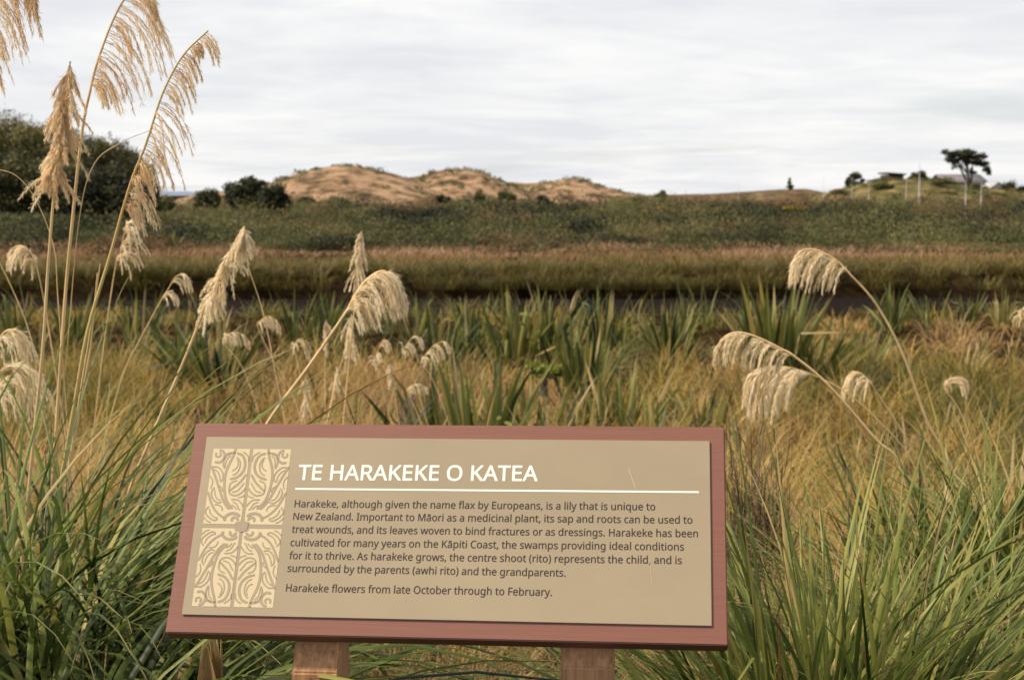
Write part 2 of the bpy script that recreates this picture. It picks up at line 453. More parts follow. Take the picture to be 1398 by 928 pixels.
# olive sedge hummocks along the bank's lip, hanging over the water
nt = 420; hx = (rng.random(nt) * 2 - 1) * 21; hy = 41.2 + 3.6 * rng.random(nt) ** 1.4
i = np.repeat(np.arange(nt), 75); n = len(i)
a_ = rng.random(n) * 6.28; r_ = .45 * np.sqrt(rng.random(n)); X = hx[i] + r_ * np.cos(a_); Y = hy[i] + r_ * np.sin(a_)
V2 = blades(np.stack([X, Y, np.maximum(ground_z(X, Y), -1.0) - .03], 1), a_ + rng.normal(size=n) * .5, .1 + r_ * 1.0, .7 + 1.5 * rng.random(n), (.45 + .35 * rng.random(n)) * (.75 + .5 * rng.random(nt))[i], .016 + .012 * rng.random(n), 4,
            np.clip(.24 + .30 * (fbm(hx * .1, hy * .3, 57)[i] - .5) + .06 * rng.normal(size=n), 0, 1))
o = Bag(); o.add(*V1); o.add(*V2)
tag(o.build('rust_reeds', M_rust), 'rust brown reeds in a band beyond the dark channel', 'reeds', kind='stuff')

# golden marsh grass from below the sign to the channel
def grass_patch(name, label, nt, y0, y1, per, Lr, wr, tonef, half=.38, pad=1.2, p=1.0, mat=None, xr=None, seg=4, rad=.16, curl=(.6, 1.6), cat='grass'):
    X, Y = field(nt, y0, y1, half, pad, p)
    if xr is not None:
        k = xr(X, Y); X, Y = X[k], Y[k]
    nt = len(X)
    tt_ = tonef(X, Y)
    hs = .5 + .85 * rng.random(nt)
    i = np.repeat(np.arange(nt), per); n = len(i)
    a = rng.random(n) * 6.28; rr = rad * np.sqrt(rng.random(n))
    bx, by = X[i] + rr * np.cos(a), Y[i] + rr * np.sin(a)
    az = a + rng.normal(size=n) * .7
    V, F, T, A = blades(np.stack([bx, by, ground_z(bx, by) - .03], 1), az, np.abs(.12 + .22 * rng.normal(size=n)) + rr * .9, curl[0] + (curl[1] - curl[0]) * rng.random(n),
                        hs[i] * (Lr[0] + (Lr[1] - Lr[0]) * rng.random(n)), wr[0] + (wr[1] - wr[0]) * rng.random(n), seg,
                        np.clip(tt_[i] + .11 * rng.normal(size=n), 0, 1))
    return tag(mesh_obj(name, V, F, mat or M_marsh, None, T, A), label, cat, kind='stuff')

grass_patch('golden_marsh_grass', 'golden tussock grass spreading over the wet flat behind the sign', 640, 7.0, 21, 92, (.40, .95), (.006, .013),
            lambda x, y: .60 + 1.15 * (fbm(x * .38, y * .30, 60) - .5) + .06 * rng.normal(size=len(x)), curl=(.6, 2.4), rad=.27)
grass_patch('dull_marsh_grass', 'dull olive and brown sedge along the near side of the dark channel', 420, 18.5, 33.2, 64, (.26, .60), (.012, .022),
            lambda x, y: .37 + 1.0 * (fbm(x * .28, y * .3, 66) - .5) + .42 * smooth(3.5, 7, x) * (1 - smooth(27, 31, y)), seg=4, rad=.42, curl=(.6, 2.2), xr=lambda x, y: fbm(x * .5, y * .4, 68) > .42)
grass_patch('young_flax_shoots', 'scattered broad leaved young flax shoots among the marsh grass, some dead and orange', 380, 9, 33, 8, (.40, .85), (.016, .034),
            lambda x, y: np.where(rng.random(len(x)) < .42, .94, .54) + .12 * rng.normal(size=len(x)), mat=M_flax, seg=5, rad=.10, curl=(.1, 1.1))
grass_patch('fine_golden_grass', 'fine soft golden grass on the slope right of the sign', 420, 4.6, 9.5, 120, (.40, .75), (.0025, .005),
            lambda x, y: .70 + .40 * (fbm(x * .9, y * .8, 70) - .5), xr=lambda x, y: (x > .10 * y + .1) & ~((y < 5.6) & (np.abs(x / y - .1625) < .03)), seg=5, rad=.2, curl=(.9, 2.3))
grass_patch('fine_olive_grass', 'fine olive grass on the slope left of the sign', 260, 4.4, 9.5, 95, (.40, .8), (.003, .006),
            lambda x, y: .48 + .40 * (fbm(x * .9, y * .8, 73) - .5), xr=lambda x, y: x < .02 * y, seg=5, rad=.2, curl=(.9, 2.2))
grass_patch('dead_grass_litter', 'tangled dead tan grass on the ground under the sign', 120, 2.75, 5.2, 50, (.30, .62), (.003, .006),
            lambda x, y: .25 + .6 * (fbm(x * 2, y * 2, 77) - .3), half=.30, pad=.1, mat=M_dry, seg=6, rad=.22, curl=(1.0, 2.6))

# ------------------------------------------------------------------ far trees, shrubs and houses
def make_tree(name, label, px, pbase, Y, crown_px, mat_t, group, cat='tree', trunk_px=None, cnt=170, leaf=.11, tone=.35, limbs=True, flat=1.0):
    """crown_px: list of (px, py, rx_px, ry_px); everything gets real depth"""
    b = at(px, pbase, Y); gz = float(ground_z(b.x, Y)); base = Vector((b.x, Y, min(b.z, gz + 6)))
    root = empty(name, base, label, cat, group)
    k = Y / FPX
    C, Rr, Tn = [], [], []
    for cx, cy, rx, ry in crown_px:
        c = at(cx, cy, Y)
        m = max(3, int(rx * ry / 22) + 4)
        for j in range(m):
            d = rng.normal(size=3); d /= np.linalg.norm(d); q = .35 + .45 * rng.random()
            C.append((c.x + d[0] * rx * k * q, Y + d[1] * max(rx, ry) * k * q, c.z + d[2] * ry * k * q))
            s = .35 + .22 * rng.random()
            Rr.append((rx * k * s, max(rx, ry) * k * s, ry * k * s * flat))
            Tn.append(tone + .16 * rng.normal() + .16 * d[2])  # higher clumps are toned lighter: the crown's highlight is put into the leaf colour
    V, F, T = leafcloud(C, Rr, cnt, leaf, np.clip(Tn, 0, 1), .1, .35)
    mesh_obj('crown', V, F, mat_t, root, T)
    tb = Bag()
    cz = np.mean([c[2] for c in C]); top = Vector((np.mean([c[0] for c in C]), Y, cz))
    tops = [top] if trunk_px is None else [at(a, c, Y) for a, c in trunk_px]
    wr = max(.05, max(r for *_, r in [(c[2],) for c in crown_px]) * k * .10)
    if trunk_px: wr *= 1.5
    for t_ in tops:
        mid = base.lerp(t_, .5) + Vector((.1 * wr, 0, 0))
        tb.add(*tube([base, base.lerp(t_, .15), mid, t_], [wr, wr * .8, wr * .6, wr * .35]))
    if limbs:
        for j in range(min(7, len(C))):
            c = Vector(C[(j * 5) % len(C)]); s = base.lerp(top, .45 + .06 * j)
            tb.add(*tube([s, s.lerp(c, .6) + Vector((0, 0, wr)), c], [wr * .4, wr * .25, wr * .08], 5))
    tb.build('trunk', M_bark, root, True)
    return root

G = 'bushy trees on the left hill'
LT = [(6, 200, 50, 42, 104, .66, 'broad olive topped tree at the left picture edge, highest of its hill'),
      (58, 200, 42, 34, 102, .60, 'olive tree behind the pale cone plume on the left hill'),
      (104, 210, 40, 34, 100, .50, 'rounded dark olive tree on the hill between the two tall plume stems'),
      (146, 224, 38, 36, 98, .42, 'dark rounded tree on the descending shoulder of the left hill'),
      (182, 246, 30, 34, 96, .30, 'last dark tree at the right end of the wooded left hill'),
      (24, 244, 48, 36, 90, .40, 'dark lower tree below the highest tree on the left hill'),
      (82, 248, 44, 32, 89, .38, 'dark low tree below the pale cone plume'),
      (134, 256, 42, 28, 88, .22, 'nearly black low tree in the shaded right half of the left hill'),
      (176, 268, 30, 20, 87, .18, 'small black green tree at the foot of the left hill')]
for px, py, rx, ry, Y, tn, lab in LT:  # tn falls rightward and downward: the hill's shaded side is put into leaf colour
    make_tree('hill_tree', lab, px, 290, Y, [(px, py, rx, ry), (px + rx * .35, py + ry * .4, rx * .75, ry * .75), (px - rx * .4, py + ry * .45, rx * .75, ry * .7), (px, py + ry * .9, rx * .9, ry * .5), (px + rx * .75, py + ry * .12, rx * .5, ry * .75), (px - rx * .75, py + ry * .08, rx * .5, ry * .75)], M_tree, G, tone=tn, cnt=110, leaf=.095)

make_tree('round_shrub', 'round dark grey green shrub standing alone left of the big dark bush', 283, 286, 150, [(283, 271, 20, 14), (275, 276, 12, 9), (293, 277, 12, 9)], M_tree, 'dark shrubs before the dunes', 'shrub', tone=.32, cnt=110, leaf=.14)
make_tree('round_shrub', 'bright green low shrub at the foot of the wooded left hill', 220, 289, 110, [(220, 277, 18, 12), (212, 280, 10, 8), (230, 281, 10, 7)], M_scrub, 'dark shrubs before the dunes', 'shrub', tone=.5, cnt=110, leaf=.10)
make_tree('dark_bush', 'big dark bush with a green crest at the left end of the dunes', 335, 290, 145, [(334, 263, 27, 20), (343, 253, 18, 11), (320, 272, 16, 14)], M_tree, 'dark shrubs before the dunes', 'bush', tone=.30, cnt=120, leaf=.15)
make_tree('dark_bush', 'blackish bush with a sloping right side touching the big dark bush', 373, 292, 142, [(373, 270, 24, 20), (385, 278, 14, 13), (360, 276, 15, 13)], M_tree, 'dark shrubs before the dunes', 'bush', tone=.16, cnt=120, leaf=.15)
for px, py, rx, ry, tn, mt, lab in [
        (460, 277, 19, 9, .25, M_tree, 'brown black low shrub in front of the tallest dune'),
        (416, 274, 15, 8, .45, M_tree, 'olive low shrub on the slope right of the blackish bush'),
        (744, 276, 13, 10, .08, M_tree, 'black pointed shrub standing out below the middle dune'),
        (655, 268, 8, 8, .5, M_scrub, 'small green shrub below the saddle of the dunes'),
        (693, 268, 13, 7, .42, M_scrub, 'green low shrub just left of the black pointed shrub'),
        (606, 271, 10, 7, .30, M_tree, 'grey brown shrub at the foot of the middle dune'),
        (872, 275, 18, 7, .5, M_scrub, 'light green spreading shrub at the right foot of the dunes'),
        (902, 266, 8, 5, .52, M_scrub, 'small green shrub on the skyline right of the dunes')]:
    make_tree('low_shrub', lab, px, py + ry, 190, [(px, py, rx, ry), (px - rx * .4, py + ry * .3, rx * .6, ry * .7), (px + rx * .4, py + ry * .3, rx * .6, ry * .6)], mt, 'low shrubs below the dunes', 'shrub', tone=tn, cnt=90, leaf=.16, limbs=False)
for px, py, rx, ry, tn, lab in [(1288, 247, 16, 5, .55, 'olive low shrub on the knoll between the tallest pole and the pine'), (1146, 262, 12, 5, .62, 'brownish low shrub at the left foot of the knoll'),
                                (1205, 253, 13, 5, .52, 'green low shrub below the brown house'), (1302, 262, 15, 6, .50, 'dark low shrub on the knoll slope left of the pole pair')]:
    make_tree('low_shrub', lab, px, py + ry, 214, [(px, py, rx, ry), (px - rx * .5, py + ry * .3, rx * .6, ry * .7), (px + rx * .5, py + ry * .3, rx * .6, ry * .7)], M_scrub, 'low shrubs on the knoll', 'shrub', tone=tn, cnt=90, leaf=.13, limbs=False)
M_gorse = plant_mat('yellow blossom', [(0, (.20, .16, .02)), (1, (.55, .38, .03))], trans=.2)
for px, py, rx, lab in [(1085, 284, 18, 'wide yellow flowering patch of gorse in the scrub below the conifer'), (903, 284, 6, 'small yellow gorse bush below the right end of the dunes')]:
    make_tree('gorse_bush', lab, px, py + 4, 150, [(px - rx * .4, py, rx * .5, 3.2), (px + rx * .4, py, rx * .6, 3)], M_gorse, 'yellow gorse bushes', 'bush', tone=.55, cnt=60, leaf=.11, limbs=False)

# scrub tufts on the dunes
sel = rng.choice(dx.size, 1800, replace=False)
X, Y, Z = dx.ravel()[sel], dy.ravel()[sel], dz.ravel()[sel]
k = (Z > 1.0) & (fbm(X * .07, Y * .10, 81) > .51); X, Y, Z = X[k], Y[k], Z[k]
h = .18 + .35 * rng.random(len(X))
V, F, T = leafcloud(np.stack([X, Y, Z + h * .3], 1), np.stack([h * 2.2, h * 2.2, h], 1), 40, .16, .45 + .2 * rng.random(len(X)), .1)
kx, ky, kz = (q.ravel() for q in knoll_xyz)
sel = rng.choice(kx.size, 2600, replace=False); X, Y, Z = kx[sel], ky[sel], kz[sel]
k = (Z > -.2) & (fbm(X * .12, Y * .14, 83) > .44); X, Y, Z = X[k], Y[k], Z[k]; h = .12 + .28 * rng.random(len(X))
V3, F3, T3 = leafcloud(np.stack([X, Y, Z + h * .3], 1), np.stack([h * 2.4, h * 2.4, h], 1), 34, .15, .50 + .22 * rng.normal(size=len(X)), .1)
F = np.concatenate([F, F3 + len(V)]); V = np.concatenate([V, V3]); T = np.concatenate([T, T3])
tag(mesh_obj('dune_scrub', V, F, M_scrub, None, T), 'sparse brown green scrub clinging to the dunes and the knoll', 'scrub', kind='stuff')

# trees on and behind the right-hand knoll
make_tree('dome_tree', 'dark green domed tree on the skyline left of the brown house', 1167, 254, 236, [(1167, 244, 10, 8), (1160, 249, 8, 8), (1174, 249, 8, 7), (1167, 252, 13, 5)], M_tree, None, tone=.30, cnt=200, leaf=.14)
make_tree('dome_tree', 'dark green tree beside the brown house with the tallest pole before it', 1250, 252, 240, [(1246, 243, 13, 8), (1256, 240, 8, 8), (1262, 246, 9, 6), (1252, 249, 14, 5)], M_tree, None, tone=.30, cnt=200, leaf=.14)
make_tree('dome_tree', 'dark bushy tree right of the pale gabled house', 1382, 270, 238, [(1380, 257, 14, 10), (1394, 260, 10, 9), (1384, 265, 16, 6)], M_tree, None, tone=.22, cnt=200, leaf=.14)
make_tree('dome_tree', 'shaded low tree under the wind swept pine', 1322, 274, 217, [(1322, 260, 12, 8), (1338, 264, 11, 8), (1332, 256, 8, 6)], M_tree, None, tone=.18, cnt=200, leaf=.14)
make_tree('windswept_pine', 'tall wind swept flat topped pine on the skyline at right', 1325, 258, 234,
          [(1296, 208, 13, 6), (1308, 212, 16, 10), (1322, 210, 15, 8), (1334, 214, 13, 8), (1330, 222, 12, 7), (1341, 224, 10, 9), (1347, 233, 6, 9), (1306, 223, 11, 9), (1297, 217, 9, 7), (1318, 218, 13, 8), (1327, 234, 6, 5)],
          M_tree, None, trunk_px=[(1306, 220), (1328, 220), (1318, 222)], tone=.20, cnt=85, leaf=.14, flat=.75)
make_tree('conifer', 'slim grey green young conifer alone on the low ridge skyline', 1078, 262, 262, [(1078, 246, 1.6, 3), (1078, 250, 3, 3), (1078, 254, 4.5, 3), (1078, 257, 6, 2.5)], M_scrub, None, tone=.40, cnt=60, leaf=.18, limbs=False)

def box(a, b):
    x0, y0, z0 = a; x1, y1, z1 = b
    V = [(x0, y0, z0), (x1, y0, z0), (x1, y1, z0), (x0, y1, z0), (x0, y0, z1), (x1, y0, z1), (x1, y1, z1), (x0, y1, z1)]
    return V, [(0, 3, 2, 1), (4, 5, 6, 7), (0, 1, 5, 4), (1, 2, 6, 5), (2, 3, 7, 6), (3, 0, 4, 7)]

M_brown = solid_mat('brown weatherboard', (.055, .038, .034), .8, .2, .1, 3)
M_roofg = solid_mat('grey roofing', (.17, .15, .16), .7, .3, .1, 2)
M_wall = solid_mat('pale wall', (.42, .42, .45), .8, .2, .06, 2)
M_win = solid_mat('window glass', (.03, .035, .045), .15, .5, .0, 2)
def house(label, x0p, x1p, ytop, yeave, ybase, Y, dep, wallm, roofm, gable):
    a, b = at(x0p, yeave, Y), at(x1p, yeave, Y); zt = at(x0p, ytop, Y).z; zb = at(x0p, ybase, Y).z; ze = a.z
    root = empty('house', ((a.x + b.x) / 2, Y + dep / 2, zb), label, 'house', 'houses on the right skyline')
    w = Bag(); w.add(*box((a.x, Y, zb), (b.x, Y + dep, ze))); w.build('wall', wallm, root)
    ov = .35; r = Bag(); t = .18
    if gable == 'x':       # ridge runs left to right
        ym = Y + dep / 2
        for (ya, yb) in ((Y - ov, ym), (ym, Y + dep + ov)):
            za, zb_ = (ze - .1, zt) if ya < Y else (zt, ze - .1)
            V = [(a.x - ov, ya, za), (b.x + ov, ya, za), (b.x + ov, yb, zb_), (a.x - ov, yb, zb_)]
            V += [(x, y, z + t) for x, y, z in V]
            r.add(V, [(0, 3, 2, 1), (4, 5, 6, 7), (0, 1, 5, 4), (1, 2, 6, 5), (2, 3, 7, 6), (3, 0, 4, 7)])
    elif gable == 'y':     # gable end faces the marsh
        xm = (a.x + b.x) / 2
        g = Bag(); g.add([(a.x, Y, ze), (b.x, Y, ze), (xm, Y, zt), (xm, Y, zt), (a.x, Y + .2, ze), (b.x, Y + .2, ze), (xm, Y + .2, zt), (xm, Y + .2, zt)], [(0, 1, 2, 3), (4, 7, 6, 5)])
        g.build('gable', wallm, root)
        for s, xe in ((-1, a.x - ov), (1, b.x + ov)):
            V = [(xe, Y - ov, ze - .15), (xm, Y - ov, zt), (xm, Y + dep + ov, zt), (xe, Y + dep + ov, ze - .15)]
            V += [(x, y, z + t) for x, y, z in V]
            r.add(V, [(0, 3, 2, 1), (4, 5, 6, 7), (0, 1, 5, 4), (1, 2, 6, 5), (2, 3, 7, 6), (3, 0, 4, 7)])
    else:                  # single pitch rising to the left
        V = [(a.x - ov, Y - ov, zt), (b.x + ov, Y - ov, ze), (b.x + ov, Y + dep + ov, ze), (a.x - ov, Y + dep + ov, zt)]
        V += [(x, y, z + .22) for x, y, z in V]
        r.add(V, [(0, 3, 2, 1), (4, 5, 6, 7), (0, 1, 5, 4), (1, 2, 6, 5), (2, 3, 7, 6), (3, 0, 4, 7)])
    r.build('roof', roofm, root)
    ww = (b.x - a.x)
    for f in (.22, .62):
        q = Bag(); q.add(*box((a.x + ww * f, Y - .04, zb + (ze - zb) * .35), (a.x + ww * (f + .17), Y + .02, zb + (ze - zb) * .82))); q.build('window', M_win, root)
    return root
house('dark brown flat roofed house on the skyline beside the tall pole', 1214, 1234, 237, 239, 250, 248, 6, M_brown, M_brown, 'mono')
house('low house with a broad grey mauve roof under the wind swept pine', 1290, 1346, 239, 249, 262, 250, 9, M_wall, M_roofg, 'x')
house('pale grey gabled house between the pine and the right edge', 1352, 1374, 249, 258, 268, 244, 8, M_wall, solid_mat('pale roofing', (.5, .5, .52), .6, .3, .05, 2), 'y')

M_pole = solid_mat('pale pole', (.62, .62, .64), .5, .4, .05, 4)
for px, y0, y1, r_, lab in [(1254.5, 222, 270, .075, 'tallest pale pole, thickened at its foot, before the knoll'),
                            (1237, 243, 271, .045, 'thin pale pole just left of the tallest pole'),
                            (1318, 246, 279, .06, 'pale pole standing below the pine, left of its pair'),
                            (1339, 248, 279, .065, 'whitest pole of the pair below the pine, right of its twin'),
                            (1186, 249, 267, .04, 'short thin pale pole right of the domed tree'),
                            (1163, 242, 266, .028, 'very thin pole in front of the domed tree'),
                            (1124, 243, 267, .025, 'faint thin pole on the skyline right of the conifer'),
                            (1008, 246, 268, .025, 'faint thin pole above the low ridge left of the conifer')]:
    a, b = at(px, y1, 195), at(px, y0, 195)
    root = empty('pole', (a.x, 195, a.z - .6), lab, 'pole', 'pale poles on the right skyline')
    g = Bag(); lo = Vector((a.x, 195, a.z - .6)); mid = lo.lerp(Vector((a.x, 195, b.z)), .52)
    g.add(*tube([lo, mid], [r_ * 1.0, r_ * .95], 8)); g.build('pole_base', M_pole, root, True)
    g = Bag(); g.add(*tube([mid, Vector((a.x, 195, b.z))], [r_ * .65, r_ * .5], 8)); g.build('pole_shaft', M_pole, root, True)

# ------------------------------------------------------------------ the information sign
SX = Vector((.99442, -.10510, .00926)); SY = Vector((-.04547, -.50610, -.86127)); SN = -Vector((.09521, .85605, -.50806))
SC = Vector((-.11586, 2.61189, CAM_H - .60342))
def sp(u, v, w=0.0): return SC + SX * u + SY * v + SN * w
BW, BH, BT = .5, .4036 / 2, .045
M_board = solid_mat('maroon painted timber', (.212, .086, .059), .5, .4, .06, 12, (.4, 18, 18), .12, (.182, .072, .049))
M_panel = solid_mat('tan printed panel', (.318, .256, .162), .38, .5, .05, 2.2, (1, 1.6, 1), .02, detail=8)
M_panel.node_tree.nodes['Principled BSDF'].inputs['Coat Weight'].default_value = .15
M_cream = solid_mat('cream print', (.555, .460, .292), .4, .4, .01, 5)
M_ink = solid_mat('brown ink', (.036, .019, .016), .4, .4, .01, 5)
M_white = solid_mat('white print', (.78, .76, .70), .4, .4, .01, 5)
M_post = solid_mat('stained pine post', (.42, .235, .118), .75, .25, .2, 10, (11, 11, .35), .35, (.24, .122, .06))

import bmesh
def slab(name, u0, u1, v0, v1, w0, w1, mat, parent, bev):
    bm = bmesh.new()
    vs = [bm.verts.new((u, -v, w)) for w in (w0, w1) for u, v in ((u0, v1), (u1, v1), (u1, v0), (u0, v0))]
    for f in ((0, 3, 2, 1), (4, 5, 6, 7), (0, 1, 5, 4), (1, 2, 6, 5), (2, 3, 7, 6), (3, 0, 4, 7)): bm.faces.new([vs[i] for i in f])
    bmesh.ops.bevel(bm, geom=bm.edges[:], offset=bev, segments=2, affect='EDGES')
    me = bpy.data.meshes.new(name); bm.to_mesh(me); bm.free(); me.materials.append(mat)
    o = bpy.data.objects.new(name, me); COL.objects.link(o)
    Mx = Matrix((( SX.x, -SY.x, SN.x, SC.x), (SX.y, -SY.y, SN.y, SC.y), (SX.z, -SY.z, SN.z, SC.z), (0, 0, 0, 1)))
    o.parent = parent; o.matrix_parent_inverse = Matrix.Translation(parent.location).inverted(); o.matrix_basis = Mx
    return o
foot = Vector((SC.x, 2.75, 0))
sign = empty('information_sign', foot, 'tilted maroon information board with a tan text panel on two timber posts', 'sign')
board = slab('board', -BW, BW, -BH, BH, -BT, 0, M_board, sign, .0022)
PU0, PU1, PV0, PV1 = .0271 - .5, .9724 - .5, .0293 - BH, .3709 - BH
PT = .0038
panel = slab('panel', PU0, PU1, PV0, PV1, .0012, PT, M_panel, sign, .0006)

def flat_part(name, polys, w, mat, parent):
    """polys: list of (verts_uv, faces) printed w above the board"""
    V, Fs, n = [], [], 0
    for vv, ff in polys:
        V += [sp(u, v, w) - foot for u, v in vv]; Fs += [tuple(i + n for i in f) for f in ff]; n += len(vv)
    me = bpy.data.meshes.new(name); me.from_pydata(V, [], Fs); me.update(); me.materials.append(mat)
    o = bpy.data.objects.new(name, me); COL.objects.link(o); o.parent = parent
    return o

